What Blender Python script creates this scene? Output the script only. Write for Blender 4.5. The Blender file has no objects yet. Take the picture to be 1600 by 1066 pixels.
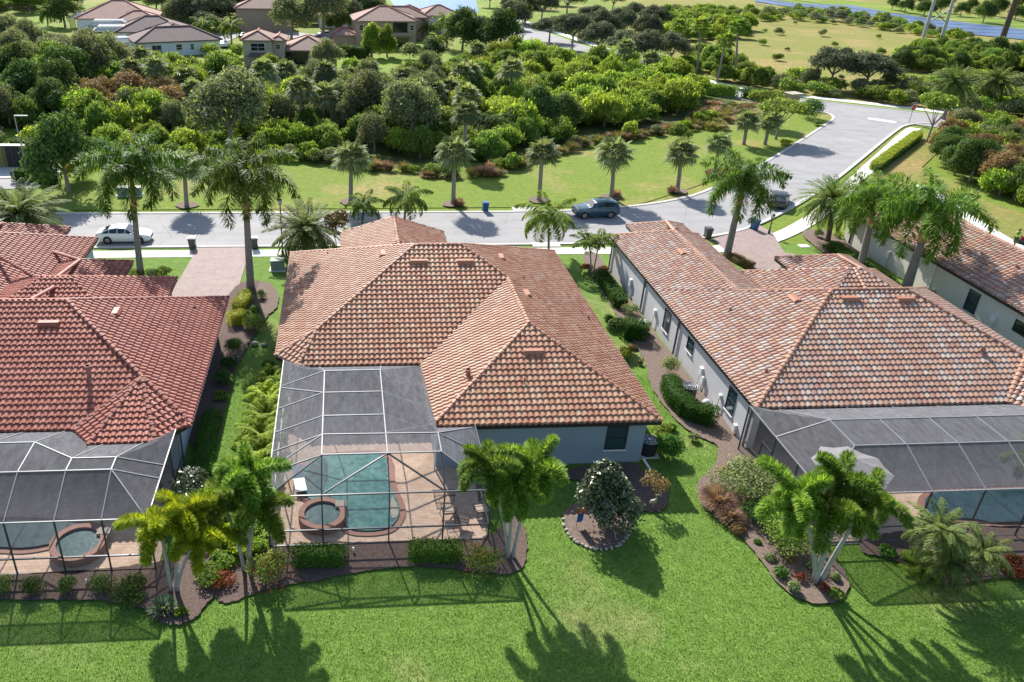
import bpy, bmesh, math, random
import numpy as np
from mathutils import Vector, Matrix
from mathutils.geometry import delaunay_2d_cdt
R = math.radians
scene = bpy.context.scene
COL = scene.collection

# ------------------------------------------------------------------ camera
CAM_H = 27.0
F_PX, CX, CY = 1240.33, 637.09, 533.0          # in pixels of a 1600 x 1066 frame
PIT, ROL, YAW = 0.490214554, -0.0245923711, 0.0866627458
_c, _s = math.cos(YAW), math.sin(YAW); _cp, _sp = math.cos(PIT), math.sin(PIT)
W_ = np.array([_s*_cp, _c*_cp, -_sp]); _r = np.array([_c, -_s, 0.0]); _d = np.cross(W_, _r)
_cr, _sr = math.cos(ROL), math.sin(ROL)
R_ = _cr*_r + _sr*_d; D_ = -_sr*_r + _cr*_d
cam_d = bpy.data.cameras.new('camera'); cam = bpy.data.objects.new('camera', cam_d); COL.objects.link(cam)
cam_d.sensor_width = 36; cam_d.lens = F_PX/1600*36
cam_d.shift_x = (800-CX)/1600; cam_d.shift_y = (CY-533)/1600
cam_d.clip_start = 0.5; cam_d.clip_end = 6000
m = Matrix.Identity(4)
for i in range(3):
    m[i][0] = R_[i]; m[i][1] = -D_[i]; m[i][2] = -W_[i]
m[2][3] = CAM_H
cam.matrix_world = m
scene.camera = cam
# ------------------------------------------------------------------ light
SUN_EL, SUN_AZ = 37.0, 167.0                    # shadows run towards azimuth 167 deg from +Y
sh = Vector((math.sin(R(SUN_AZ)), math.cos(R(SUN_AZ)), 0))
sdir = Vector((sh.x*math.cos(R(SUN_EL)), sh.y*math.cos(R(SUN_EL)), -math.sin(R(SUN_EL))))
sun_d = bpy.data.lights.new('sun', 'SUN'); sun = bpy.data.objects.new('sun', sun_d); COL.objects.link(sun)
sun_d.energy = 5.0; sun_d.angle = R(0.6); sun_d.color = (1.0, 0.955, 0.88)
sun.rotation_euler = sdir.to_track_quat('-Z', 'Y').to_euler()
world = bpy.data.worlds.new('World'); scene.world = world; world.use_nodes = True
wn = world.node_tree; sky = wn.nodes.new('ShaderNodeTexSky'); sky.sky_type = 'NISHITA'; sky.sun_disc = False
sky.sun_elevation = R(SUN_EL); sky.sun_rotation = math.atan2(-sh.x, -sh.y)
bg = wn.nodes['Background']; bg.inputs['Strength'].default_value = 0.12
wn.links.new(sky.outputs[0], bg.inputs['Color'])
scene.view_settings.view_transform = 'Standard'; scene.view_settings.look = 'None'
scene.view_settings.exposure = 0.86; scene.view_settings.gamma = 1
scene.render.engine = 'CYCLES'
scene.cycles.transparent_max_bounces = 16; scene.cycles.max_bounces = 6

# ------------------------------------------------------------------ picture <-> ground
def ray(x, y): return (x-CX)/F_PX*R_ + (y-CY)/F_PX*D_ + W_
def G(x, y, z=0.0):
    v = ray(x, y); t = (z-CAM_H)/v[2]; return (v[0]*t, v[1]*t, z)
def GY(x, y, Y):
    v = ray(x, y); t = Y/v[1]; return (v[0]*t, Y, CAM_H+v[2]*t)
def GX(x, y, X):
    v = ray(x, y); t = X/v[0]; return (X, v[1]*t, CAM_H+v[2]*t)
def P2(pts, z=0.0): return [G(a, b, z)[:2] for a, b in pts]
def PJ(X, Y, Z):
    v = np.array([X, Y, Z-CAM_H]); w = v@W_; return CX+F_PX*(v@R_)/w, CY+F_PX*(v@D_)/w

# ------------------------------------------------------------------ materials
MATS = {}
def newmat(name):
    m = bpy.data.materials.new(name); m.use_nodes = True; MATS[name] = m
    nt = m.node_tree; b = nt.nodes['Principled BSDF']; b.inputs['Specular IOR Level'].default_value = 0.3
    return m, nt, b
def N(nt, t, **kw):
    n = nt.nodes.new(t)
    for k, v in kw.items():
        if k in n.inputs: n.inputs[k].default_value = v
        else: setattr(n, k, v)
    return n
def ramp(nt, fac, stops, interp='LINEAR'):
    r = nt.nodes.new('ShaderNodeValToRGB'); r.color_ramp.interpolation = interp
    e = r.color_ramp.elements
    while len(e) < len(stops): e.new(0.5)
    for el, (p, c) in zip(e, stops): el.position = p; el.color = (*c, 1)
    nt.links.new(fac, r.inputs[0]); return r.outputs[0]
def coord(nt, scale=1.0, kind='Object', sc3=None):
    tc = nt.nodes.new('ShaderNodeTexCoord'); mp = nt.nodes.new('ShaderNodeMapping')
    mp.inputs['Scale'].default_value = sc3 or (scale,)*3
    nt.links.new(tc.outputs[kind], mp.inputs[0]); return mp.outputs[0]
def noise(nt, vec, scale, detail=4, rough=.6, dist=0):
    n = N(nt, 'ShaderNodeTexNoise'); n.inputs['Scale'].default_value = scale; n.inputs['Detail'].default_value = detail
    n.inputs['Roughness'].default_value = rough; n.inputs['Distortion'].default_value = dist
    nt.links.new(vec, n.inputs['Vector']); return n.outputs['Fac']
def mixc(nt, fac, a, b, mode='MIX'):
    n = nt.nodes.new('ShaderNodeMix'); n.data_type = 'RGBA'; n.blend_type = mode
    for s, v in ((n.inputs[0], fac), (n.inputs[6], a), (n.inputs[7], b)):
        if isinstance(v, (int, float)): s.default_value = v
        elif isinstance(v, tuple): s.default_value = (*v, 1)
        else: nt.links.new(v, s)
    return n.outputs[2]
def bump(nt, b, h, strength=.4, dist=.02):
    n = nt.nodes.new('ShaderNodeBump'); n.inputs['Strength'].default_value = strength; n.inputs['Distance'].default_value = dist
    nt.links.new(h, n.inputs['Height']); nt.links.new(n.outputs[0], b.inputs['Normal'])
def geo(nt): return nt.nodes.new('ShaderNodeNewGeometry').outputs['Position']
def mat_simple(name, col, rough=.6, var=.12, scale=3.0, metal=0, bmp=0, spec=.3):
    m, nt, b = newmat(name); v = coord(nt)
    n = noise(nt, v, scale)
    c = ramp(nt, n, [(.25, tuple(x*(1-var) for x in col)), (.75, tuple(min(1, x*(1+var)) for x in col))])
    if name == 'asphalt':                                     # hairline cracks and worn wheel tracks
        vo = nt.nodes.new('ShaderNodeTexVoronoi'); vo.feature = 'DISTANCE_TO_EDGE'; vo.inputs['Scale'].default_value = .16; vn = noise(nt, v, .9, 5, .7)
        mx_ = nt.nodes.new('ShaderNodeVectorMath'); mx_.operation = 'MULTIPLY_ADD'; mx_.inputs[1].default_value = (2.5,)*3; nt.links.new(vn, mx_.inputs[0]); nt.links.new(v, mx_.inputs[2]); nt.links.new(mx_.outputs[0], vo.inputs['Vector'])
        c = mixc(nt, 1.0, c, ramp(nt, vo.outputs['Distance'], [(0, (.72,)*3), (.006, (1,)*3)]), 'MULTIPLY')
        c = mixc(nt, 1.0, c, ramp(nt, noise(nt, coord(nt, sc3=(.05, 1.0, 1)), 1.0, 3), [(.3, (.9,)*3), (.7, (1.05,)*3)]), 'MULTIPLY')
    nt.links.new(c, b.inputs['Base Color']); b.inputs['Roughness'].default_value = rough; b.inputs['Metallic'].default_value = metal
    b.inputs['Specular IOR Level'].default_value = spec
    if bmp: bump(nt, b, noise(nt, v, scale*12), bmp, .01)
    return m
def mat_lawn(name, green, lush, dry, dryness=.5, big=.12):
    m, nt, b = newmat(name); v = geo(nt)
    fine = noise(nt, v, 9, 5, .75); mid = noise(nt, v, 1.6, 4, .6); lg = noise(nt, v, big, 3, .55)
    c = mixc(nt, ramp(nt, fine, [(.35, (0,)*3), (.62, (1,)*3)]), tuple(g*.8 for g in green), tuple(g*1.08 for g in lush))
    d = ramp(nt, lg, [(dryness, (0,)*3), (dryness+.16, (1,)*3)])
    d2 = mixc(nt, 1.0, d, ramp(nt, mid, [(.2, (.35,)*3), (.75, (1,)*3)]), 'MULTIPLY')
    c = mixc(nt, d2, c, dry)
    c = mixc(nt, .8, c, ramp(nt, mid, [(.3, (.72,)*3), (.7, (1.18,)*3)]), 'MULTIPLY')
    # mown stripes, very faint
    nt.links.new(c, b.inputs['Base Color']); b.inputs['Roughness'].default_value = .9; b.inputs['Specular IOR Level'].default_value = .1
    bump(nt, b, fine, .9, .06); return m
def mat_leaf(name, c1, c2, c3, trans=.35, rough=.6, spec=.2):
    spec *= .55
    m, nt, b = newmat(name); g = nt.nodes.new('ShaderNodeNewGeometry'); oi = nt.nodes.new('ShaderNodeObjectInfo')
    c = ramp(nt, g.outputs['Random Per Island'], [(0, c1), (.55, c2), (1, c3)])
    hs = nt.nodes.new('ShaderNodeHueSaturation'); nt.links.new(c, hs.inputs['Color'])
    mr = N(nt, 'ShaderNodeMapRange'); mr.inputs['To Min'].default_value = .485; mr.inputs['To Max'].default_value = .515
    mv = N(nt, 'ShaderNodeMapRange'); mv.inputs['To Min'].default_value = .75; mv.inputs['To Max'].default_value = 1.25
    nt.links.new(oi.outputs['Random'], mr.inputs['Value']); nt.links.new(mr.outputs[0], hs.inputs['Hue'])
    w = nt.nodes.new('ShaderNodeTexWhiteNoise'); w.noise_dimensions = '1D'; nt.links.new(oi.outputs['Random'], w.inputs['W'])
    nt.links.new(w.outputs['Value'], mv.inputs['Value']); nt.links.new(mv.outputs[0], hs.inputs['Value'])
    nt.links.new(hs.outputs[0], b.inputs['Base Color']); b.inputs['Roughness'].default_value = rough
    b.inputs['Specular IOR Level'].default_value = spec
    t = nt.nodes.new('ShaderNodeBsdfTranslucent'); mx = nt.nodes.new('ShaderNodeMixShader'); mx.inputs[0].default_value = trans
    br = mixc(nt, 1.0, hs.outputs[0], (1.25, 1.2, .6), 'MULTIPLY')
    nt.links.new(br, t.inputs['Color']); nt.links.new(b.outputs[0], mx.inputs[1]); nt.links.new(t.outputs[0], mx.inputs[2])
    nt.links.new(mx.outputs[0], nt.nodes['Material Output'].inputs['Surface']); return m
def mat_tile(name, stops, rough=.55, interp='LINEAR'):
    m, nt, b = newmat(name); a = nt.nodes.new('ShaderNodeAttribute'); a.attribute_name = 'tint'
    c = ramp(nt, a.outputs['Fac'], stops, interp)
    v = geo(nt); n = noise(nt, v, .35, 3); n2 = noise(nt, v, 14, 4, .7)
    c = mixc(nt, .7, c, ramp(nt, n, [(.3, (.86,)*3), (.7, (1.08,)*3)]), 'MULTIPLY')
    c = mixc(nt, .55, c, ramp(nt, n2, [(.3, (.78,)*3), (.7, (1.12,)*3)]), 'MULTIPLY')
    nt.links.new(c, b.inputs['Base Color']); b.inputs['Roughness'].default_value = rough; b.inputs['Specular IOR Level'].default_value = .3; return m
def mat_paver(name, cols, mortar, bw=.3, bh=.16, rot=0, zs=1):
    m, nt, b = newmat(name); tc = geo(nt); mp = nt.nodes.new('ShaderNodeMapping'); mp.inputs['Rotation'].default_value = (0, 0, rot)
    nt.links.new(tc, mp.inputs[0])
    br = nt.nodes.new('ShaderNodeTexBrick'); br.inputs['Scale'].default_value = 1; br.inputs['Brick Width'].default_value = bw
    br.inputs['Row Height'].default_value = bh; br.inputs['Mortar Size'].default_value = .008; br.inputs['Color1'].default_value = (*cols[0], 1)
    br.inputs['Color2'].default_value = (*cols[1], 1); br.inputs['Mortar'].default_value = (*mortar, 1); br.inputs['Bias'].default_value = 0
    nt.links.new(mp.outputs[0], br.inputs['Vector'])
    c = mixc(nt, .7, br.outputs['Color'], ramp(nt, noise(nt, tc, 1.1, 5, .65), [(.3, (.8,)*3), (.7, (1.12,)*3)]), 'MULTIPLY')
    nt.links.new(c, b.inputs['Base Color']); b.inputs['Roughness'].default_value = .8; bump(nt, b, br.outputs['Fac'], -.3, .01); return m
def mat_screen(name, lo, hi, col):
    m, nt, b = newmat(name); lw = nt.nodes.new('ShaderNodeLayerWeight'); lw.inputs['Blend'].default_value = .5
    tr = nt.nodes.new('ShaderNodeBsdfTransparent'); df = nt.nodes.new('ShaderNodeBsdfDiffuse'); tl = nt.nodes.new('ShaderNodeBsdfTranslucent')
    n = noise(nt, coord(nt, sc3=(1.3, .35, 1)), 3, 5, .8, .3)
    c = ramp(nt, n, [(.3, tuple(x*.65 for x in col)), (.7, tuple(x*1.4 for x in col))])
    nt.links.new(c, df.inputs['Color']); nt.links.new(c, tl.inputs['Color'])
    m1 = nt.nodes.new('ShaderNodeMixShader'); m1.inputs[0].default_value = .3; nt.links.new(df.outputs[0], m1.inputs[1]); nt.links.new(tl.outputs[0], m1.inputs[2])
    mr = N(nt, 'ShaderNodeMapRange'); mr.inputs['From Min'].default_value = .2; mr.inputs['From Max'].default_value = .75
    mr.inputs['To Min'].default_value = lo; mr.inputs['To Max'].default_value = hi; nt.links.new(lw.outputs['Facing'], mr.inputs['Value'])
    m2 = nt.nodes.new('ShaderNodeMixShader'); nt.links.new(mr.outputs[0], m2.inputs[0]); nt.links.new(tr.outputs[0], m2.inputs[1]); nt.links.new(m1.outputs[0], m2.inputs[2])
    nt.links.new(m2.outputs[0], nt.nodes['Material Output'].inputs['Surface']); return m
def mat_water(name, c1, c2, scale=2.2, ripple=.25, rough=.08):
    m, nt, b = newmat(name); v = geo(nt); n = noise(nt, v, scale, 4, .6, .6)
    vo = nt.nodes.new('ShaderNodeTexVoronoi'); vo.feature = 'SMOOTH_F1'; vo.inputs['Scale'].default_value = scale*1.6; nt.links.new(v, vo.inputs['Vector'])
    c = mixc(nt, ramp(nt, n, [(.35, (0,)*3), (.65, (1,)*3)]), c1, c2)
    nt.links.new(c, b.inputs['Base Color']); b.inputs['Roughness'].default_value = rough; b.inputs['Specular IOR Level'].default_value = .5 if rough < .3 else .12
    bump(nt, b, vo.outputs['Distance'], ripple, .1); return m

M = MATS
mat_lawn('lawn_back', (.10, .178, .034), (.165, .27, .052), (.27, .27, .105), .55, .13)
mat_lawn('lawn_side', (.12, .19, .03), (.18, .26, .05), (.26, .25, .09), .6, .2)
mat_lawn('lawn_far', (.13, .2, .025), (.2, .265, .045), (.33, .26, .11), .5, .09)
mat_lawn('lawn_bright', (.14, .225, .025), (.2, .285, .04), (.29, .28, .09), .52, .07)
mat_lawn('lawn_dry', (.17, .19, .045), (.24, .24, .065), (.33, .23, .1), .5, .1)
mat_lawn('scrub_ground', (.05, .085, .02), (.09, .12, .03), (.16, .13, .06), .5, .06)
mat_lawn('meadow', (.17, .195, .045), (.26, .25, .065), (.35, .25, .11), .5, .07)
mat_simple('asphalt', (.295, .287, .287), .85, .12, .35, bmp=.3)
mat_simple('concrete', (.58, .56, .52), .85, .08, 1.2, bmp=.2)
mat_simple('sidewalk_white', (.72, .69, .63), .85, .07, 1.2, bmp=.2)
mat_simple('kerb_mat', (.5, .48, .44), .85, .1, 2)
mat_simple('mulch', (.115, .08, .068), .95, .5, 9, bmp=.9)
mat_simple('mulch_dry', (.165, .12, .098), .95, .4, 8, bmp=.9)
mat_paver('drive_paver', ((.27, .205, .19), (.335, .255, .235)), (.2, .155, .145), .24, .12, R(45))
mat_paver('deck_paver', ((.55, .38, .27), (.66, .48, .36)), (.34, .25, .19), .32, .2)
mat_simple('coping', (.30, .155, .115), .7, .15, 4)
mat_simple('wall_grey', (.56, .55, .55), .9, .05, .9, bmp=.15)
mat_simple('wall_blue', (.42, .50, .56), .9, .05, .9, bmp=.15)
mat_simple('wall_slate', (.25, .31, .37), .9, .05, .9, bmp=.15)
mat_simple('wall_cream', (.66, .63, .56), .9, .06, .9)
mat_simple('wall_white', (.72, .74, .76), .9, .05, .6)
mat_simple('wall_beige', (.45, .385, .28), .9, .06, .6)
mat_simple('wall_tan', (.38, .28, .205), .9, .06, .6)
mat_simple('fascia_dark', (.028, .024, .023), .5, .1, 3)
mat_simple('trim_white', (.75, .75, .73), .5, .04, 3)
mat_simple('frame_dark', (.03, .032, .036), .4, .1, 3)
mat_simple('beam', (.24, .245, .25), .5, .08, 2, metal=.1)  # same bronze frame as post; sunlit sheen put in as a paler colour
mat_simple('post', (.07, .075, .085), .35, .1, 2, metal=.3)
mat_tile('tile_orange', [(0, (.385, .17, .10)), (.4, (.435, .215, .13)), (.75, (.465, .26, .155)), (1, (.50, .325, .215))])
mat_tile('tile_red', [(0, (.33, .10, .065)), (.5, (.39, .13, .085)), (1, (.44, .175, .12))])
mat_tile('tile_mixed', [(0, (.35, .185, .135)), (.25, (.40, .22, .16)), (.45, (.48, .29, .185)), (.62, (.43, .26, .19)), (.78, (.39, .285, .235)), (.9, (.46, .36, .295)), (1, (.49, .405, .335))])
mat_tile('cap_orange', [(0, (.30, .125, .075)), (1, (.42, .21, .13))]); mat_tile('cap_red', [(0, (.22, .06, .042)), (1, (.30, .10, .07))]); mat_tile('cap_mixed', [(0, (.28, .125, .08)), (1, (.42, .23, .15))])  # ridge caps: tile colours darkened, the caps' shaded look put into the colour
def mat_plainroof(name, col, s=.3):
    m, nt, b = newmat(name); v = geo(nt); wv = nt.nodes.new('ShaderNodeTexWave'); wv.bands_direction = 'Z'; wv.inputs['Scale'].default_value = 2.2
    nt.links.new(v, wv.inputs['Vector']); n = noise(nt, v, 1.5, 5, .7)
    c = mixc(nt, .8, col, ramp(nt, n, [(.3, (.7,)*3), (.7, (1.2,)*3)]), 'MULTIPLY'); c = mixc(nt, .35, c, wv.outputs['Color'], 'MULTIPLY')
    nt.links.new(c, b.inputs['Base Color']); b.inputs['Roughness'].default_value = .85
mat_plainroof('roof_brown', (.19, .14, .13)); mat_plainroof('roof_pink', (.42, .26, .21)); mat_plainroof('roof_tan', (.35, .235, .19))
mat_simple('ridge_red', (.30, .10, .07), .8, .1, 3)
mat_simple('ridge_brown', (.15, .09, .08), .8, .1, 3)
def mat_glass(name, col, rough=.08):
    m, nt, b = newmat(name); b.inputs['Base Color'].default_value = (*col, 1); b.inputs['Roughness'].default_value = rough
    b.inputs['Specular IOR Level'].default_value = .9; return m
mat_glass('glass_dark', (.012, .018, .022)); mat_glass('glass_teal', (.03, .06, .07), .05)
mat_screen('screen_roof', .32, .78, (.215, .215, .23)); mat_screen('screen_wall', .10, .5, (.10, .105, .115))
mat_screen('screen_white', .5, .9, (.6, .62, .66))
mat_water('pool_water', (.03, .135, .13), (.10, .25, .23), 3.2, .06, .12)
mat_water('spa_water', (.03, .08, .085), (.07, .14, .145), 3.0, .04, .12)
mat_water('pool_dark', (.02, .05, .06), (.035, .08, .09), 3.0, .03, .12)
mat_water('pond_water', (.07, .17, .34), (.10, .22, .42), .3, .05, .45)
mat_water('canal_water', (.07, .11, .20), (.10, .155, .27), .3, .05, .45)
mat_simple('trunk_grey', (.24, .21, .19), .9, .2, 6, bmp=.5)
mat_simple('trunk_brown', (.15, .11, .085), .95, .3, 8, bmp=.8)
mat_simple('trunk_pale', (.31, .31, .285), .85, .22, 5, bmp=.4)
mat_simple('shaft_green', (.13, .22, .045), .5, .15, 3)
mat_simple('shaft_tan', (.45, .30, .14), .6, .2, 3)
mat_leaf('leaf_royal', (.04, .1, .015), (.11, .215, .032), (.2, .34, .05), .48, .55, .3)
mat_leaf('leaf_foxtail', (.05, .12, .015), (.19, .32, .035), (.42, .53, .12), .45)
mat_leaf('leaf_foxyellow', (.16, .25, .012), (.38, .47, .025), (.62, .62, .06), .5); mat_leaf('leaf_lime', (.18, .3, .02), (.34, .48, .04), (.52, .62, .1), .55)
mat_leaf('leaf_sabal', (.12, .165, .07), (.21, .265, .125), (.33, .37, .21), .42, .6, .3)
mat_leaf('leaf_date', (.09, .14, .04), (.15, .21, .06), (.23, .28, .10), .4)
mat_leaf('leaf_bright', (.13, .22, .03), (.26, .37, .05), (.42, .51, .11), .58)
mat_leaf('leaf_mid', (.09, .165, .03), (.18, .275, .055), (.31, .4, .1), .55)
mat_leaf('leaf_grey', (.11, .14, .065), (.19, .22, .11), (.31, .34, .2), .48)
mat_leaf('leaf_dark', (.045, .09, .022), (.09, .15, .038), (.16, .23, .06), .4)
mat_leaf('leaf_oak', (.065, .085, .05), (.11, .135, .075), (.18, .20, .12), .35)
mat_leaf('leaf_rust', (.14, .11, .04), (.24, .17, .07), (.34, .22, .11), .3)
mat_leaf('leaf_yellow', (.18, .22, .02), (.3, .34, .04), (.42, .44, .08), .4)
mat_leaf('leaf_hedge', (.035, .09, .012), (.07, .15, .02), (.12, .22, .035), .3)
mat_leaf('leaf_variegated', (.12, .17, .05), (.22, .27, .10), (.36, .4, .2), .3)
mat_leaf('leaf_magnolia', (.02, .045, .012), (.045, .08, .025), (.17, .18, .11), .1, .3, .9)
mat_leaf('leaf_red', (.16, .03, .02), (.28, .06, .035), (.2, .14, .04), .3)
mat_leaf('flower_red', (.45, .06, .03), (.55, .12, .06), (.6, .2, .1), .3)
mat_leaf('grass_pink', (.26, .15, .12), (.38, .24, .19), (.44, .34, .25), .3)
mat_leaf('grass_tan', (.2, .17, .07), (.28, .25, .1), (.2, .24, .07), .3)
mat_leaf('grass_blade', (.09, .18, .02), (.15, .29, .03), (.26, .40, .06), .4)
mat_leaf('cycad', (.10, .17, .02), (.18, .27, .03), (.27, .36, .05), .4)
mat_leaf('silver_leaf', (.14, .2, .12), (.22, .28, .17), (.3, .36, .22), .3)
mat_simple('bin_grey', (.07, .075, .08), .5, .1, 4); mat_simple('bin_blue', (.02, .09, .22), .5, .1, 4); mat_simple('lid_pale', (.35, .36, .37), .5, .1, 4)
mat_simple('car_white', (.72, .76, .78), .25, .02, 1, spec=.6); mat_simple('car_blue', (.03, .085, .13), .22, .05, 1, metal=.3, spec=.7)
mat_simple('car_dark', (.03, .035, .035), .25, .05, 1, spec=.6); mat_simple('car_silver', (.4, .42, .45), .25, .05, 1, spec=.6)
mat_simple('tyre', (.02, .02, .02), .8, .1, 4); mat_simple('rim', (.25, .25, .26), .35, .1, 4, metal=.7)
mat_simple('lamp_lens', (.5, .5, .48), .2, .05, 4, spec=.8); mat_simple('tail_red', (.3, .02, .02), .3, .05, 4)
mat_simple('box_green', (.19, .25, .2), .6, .1, 3); mat_simple('sign_red', (.45, .03, .05), .5, .05, 3); mat_simple('metal_grey', (.33, .34, .36), .45, .1, 3, metal=.4)
mat_simple('pole_grey', (.40, .385, .37), .8, .12, 2); mat_simple('pole_dark', (.09, .065, .06), .9, .15, 2)
mat_simple('stone', (.38, .335, .28), .9, .2, 3, bmp=.5); mat_simple('umbrella_cloth', (.42, .39, .39), .9, .05, 1)
mat_simple('skin', (.22, .13, .09), .6, .05, 5); mat_simple('hair', (.02, .017, .015), .6, .1, 5); mat_simple('hivis', (.45, .75, .08), .8, .05, 5)
mat_simple('trousers', (.10, .085, .06), .9, .1, 5); mat_simple('boot', (.03, .025, .02), .8, .1, 5)
mat_simple('statue_stone', (.33, .29, .23), .9, .2, 9, bmp=.4); mat_simple('flag_blue', (.01, .08, .32), .7, .1, 5); mat_simple('flag_orange', (.6, .12, .05), .7, .1, 5)
mat_simple('iron', (.06, .045, .04), .4, .1, 4, metal=.4); mat_simple('cushion', (.55, .42, .33), .9, .06, 4)
mat_simple('fence_black', (.03, .032, .035), .7, .2, 3); mat_simple('plank_olive', (.2, .17, .06), .8, .2, 3)

# ------------------------------------------------------------------ object helpers
def link(o, parent=None):
    COL.objects.link(o)
    if parent is not None: o.parent = parent
    return o
def obj(name, V, Fc, mat, parent=None, smooth=False):
    me = bpy.data.meshes.new(name); me.from_pydata([tuple(map(float, v)) for v in V], [], Fc); me.materials.append(M[mat])
    if smooth: me.polygons.foreach_set('use_smooth', [True]*len(me.polygons))
    me.update(); return link(bpy.data.objects.new(name, me), parent)
def tag(o, label=None, cat=None, group=None, kind=None):
    if label: o['label'] = label
    if cat: o['category'] = cat
    if group: o['group'] = group
    if kind: o['kind'] = kind
    return o
def thing(name, label, cat, loc=(0, 0, 0), rz=0, group=None, scale=None):
    o = bpy.data.objects.new(name, None); o.empty_display_size = .2; link(o)
    o.location = loc; o.rotation_euler = (0, 0, rz)
    if scale: o.scale = scale if hasattr(scale, '__len__') else (scale,)*3
    return tag(o, label, cat, group)
def dup(root, loc, rz, label=None, group=None, scale=None, mats=None):
    r = root.copy(); COL.objects.link(r); r.location = loc; r.rotation_euler = (0, 0, rz)
    if scale: r.scale = scale if hasattr(scale, '__len__') else (scale,)*3
    if label: r['label'] = label
    if group: r['group'] = group
    for ch in list(root.children):
        c = ch.copy(); COL.objects.link(c); c.parent = r
        for g in ch.children:
            d = g.copy(); COL.objects.link(d); d.parent = c
    return r
class MB:
    def __init__(s): s.v = []; s.f = []
    def add(s, V, Fc):
        o = len(s.v); s.v += [tuple(v) for v in V]; s.f += [tuple(i+o for i in f) for f in Fc]; return s
    def box(s, x0, x1, y0, y1, z0, z1):
        V = [(x, y, z) for z in (z0, z1) for y in (y0, y1) for x in (x0, x1)]
        return s.add(V, [(0, 2, 3, 1), (4, 5, 7, 6), (0, 1, 5, 4), (2, 6, 7, 3), (0, 4, 6, 2), (1, 3, 7, 5)])
    def bar(s, a, b, w=.05, h=None):
        a = Vector(a); b = Vector(b); d = (b-a); L = d.length
        if L < 1e-6: return s
        d /= L; up = Vector((0, 0, 1)) if abs(d.z) < .95 else Vector((0, 1, 0)); x = d.cross(up).normalized(); y = x.cross(d).normalized(); h = h or w
        V = []
        for p in (a, b):
            for sx, sy in ((-1, -1), (1, -1), (1, 1), (-1, 1)): V.append(p+x*sx*w/2+y*sy*h/2)
        return s.add(V, [(3, 2, 1, 0), (4, 5, 6, 7), (0, 1, 5, 4), (1, 2, 6, 5), (2, 3, 7, 6), (3, 0, 4, 7)])
    def tube(s, pts, rad, n=8, cap=True):
        pts = [Vector(p) for p in pts]; rad = rad if hasattr(rad, '__len__') else [rad]*len(pts); V = []; Fc = []
        for i, p in enumerate(pts):
            d = (pts[min(i+1, len(pts)-1)]-pts[max(i-1, 0)]).normalized()
            up = Vector((0, 0, 1)) if abs(d.z) < .9 else Vector((0, 1, 0)); x = d.cross(up).normalized(); y = x.cross(d)
            for k in range(n):
                a = 2*math.pi*k/n; V.append(p+(x*math.cos(a)+y*math.sin(a))*rad[i])
        for i in range(len(pts)-1):
            for k in range(n): Fc.append((i*n+k, i*n+(k+1) % n, (i+1)*n+(k+1) % n, (i+1)*n+k))
        if cap: Fc.append(tuple(range(n))[::-1]); Fc.append(tuple((len(pts)-1)*n+k for k in range(n)))
        return s.add(V, Fc)
    def cyl(s, c, r, z0, z1, n=24, r1=None):
        r1 = r if r1 is None else r1; return s.tube([(c[0], c[1], z0), (c[0], c[1], z1)], [r, r1], n)
    def prism(s, poly, z0, z1):
        n = len(poly); V = [(x, y, z0) for x, y in poly]+[(x, y, z1) for x, y in poly]
        return s.add(V, [tuple(range(n))[::-1], tuple(range(n, 2*n))]+[(i, (i+1) % n, (i+1) % n+n, i+n) for i in range(n)])
    def ball(s, c, r, n=12, m=8):
        rx, ry, rz = r if hasattr(r, '__len__') else (r,)*3; V = []; Fc = []
        for j in range(m+1):
            t = math.pi*j/m
            for i in range(n):
                a = 2*math.pi*i/n; V.append((c[0]+rx*math.sin(t)*math.cos(a), c[1]+ry*math.sin(t)*math.sin(a), c[2]-rz*math.cos(t)))
        for j in range(m):
            for i in range(n): Fc.append((j*n+i, j*n+(i+1) % n, (j+1)*n+(i+1) % n, (j+1)*n+i))
        return s.add(V, Fc)
    def build(s, name, mat, parent=None, smooth=False): return obj(name, s.v, s.f, mat, parent, smooth)
def area2(p): return sum(p[i][0]*p[(i+1) % len(p)][1]-p[(i+1) % len(p)][0]*p[i][1] for i in range(len(p)))
def ccw(p): return list(p) if area2(p) > 0 else list(p)[::-1]
USEDZ = []; OUTLINE = {}
def sheet(name, poly, z, mat, kind='structure', cat=None, label=None, thick=.0):
    while any(abs(z-q) < .0035 for q in USEDZ): z += .004
    USEDZ.append(z)
    poly = ccw(poly); n = len(poly)
    vv, _, ff, _, _, _ = delaunay_2d_cdt([Vector(p) for p in poly], [], [list(range(n))], 1, 1e-5)
    tri = [f if (vv[f[1]]-vv[f[0]]).cross(vv[f[2]]-vv[f[0]]) > 0 else f[::-1] for f in ff]
    me = bpy.data.meshes.new(name); me.from_pydata([(v[0], v[1], z) for v in vv], [], tri); me.update(); me.materials.append(M[mat])
    o = link(bpy.data.objects.new(name, me)); o['kind'] = kind; OUTLINE[o.name] = poly
    return o
def smoothpoly(p, it=2, closed=True):
    for _ in range(it):
        q = []; n = len(p)
        for i in range(n if closed else n-1):
            a, b = p[i], p[(i+1) % n]; q += [(a[0]*.75+b[0]*.25, a[1]*.75+b[1]*.25), (a[0]*.25+b[0]*.75, a[1]*.25+b[1]*.75)]
        p = q if closed else [p[0]]+q+[p[-1]]
    return p
def offset(poly, d, closed=True):
    out = []; n = len(poly)
    for i in range(n):
        a = Vector(poly[(i-1) % n] if closed or i else poly[0]); b = Vector(poly[i]); c = Vector(poly[(i+1) % n] if closed or i < n-1 else poly[-1])
        t = (c-a); t = t.normalized() if t.length > 1e-9 else Vector((1, 0)); out.append((b.x+t.y*d, b.y-t.x*d))
    return out
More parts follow.
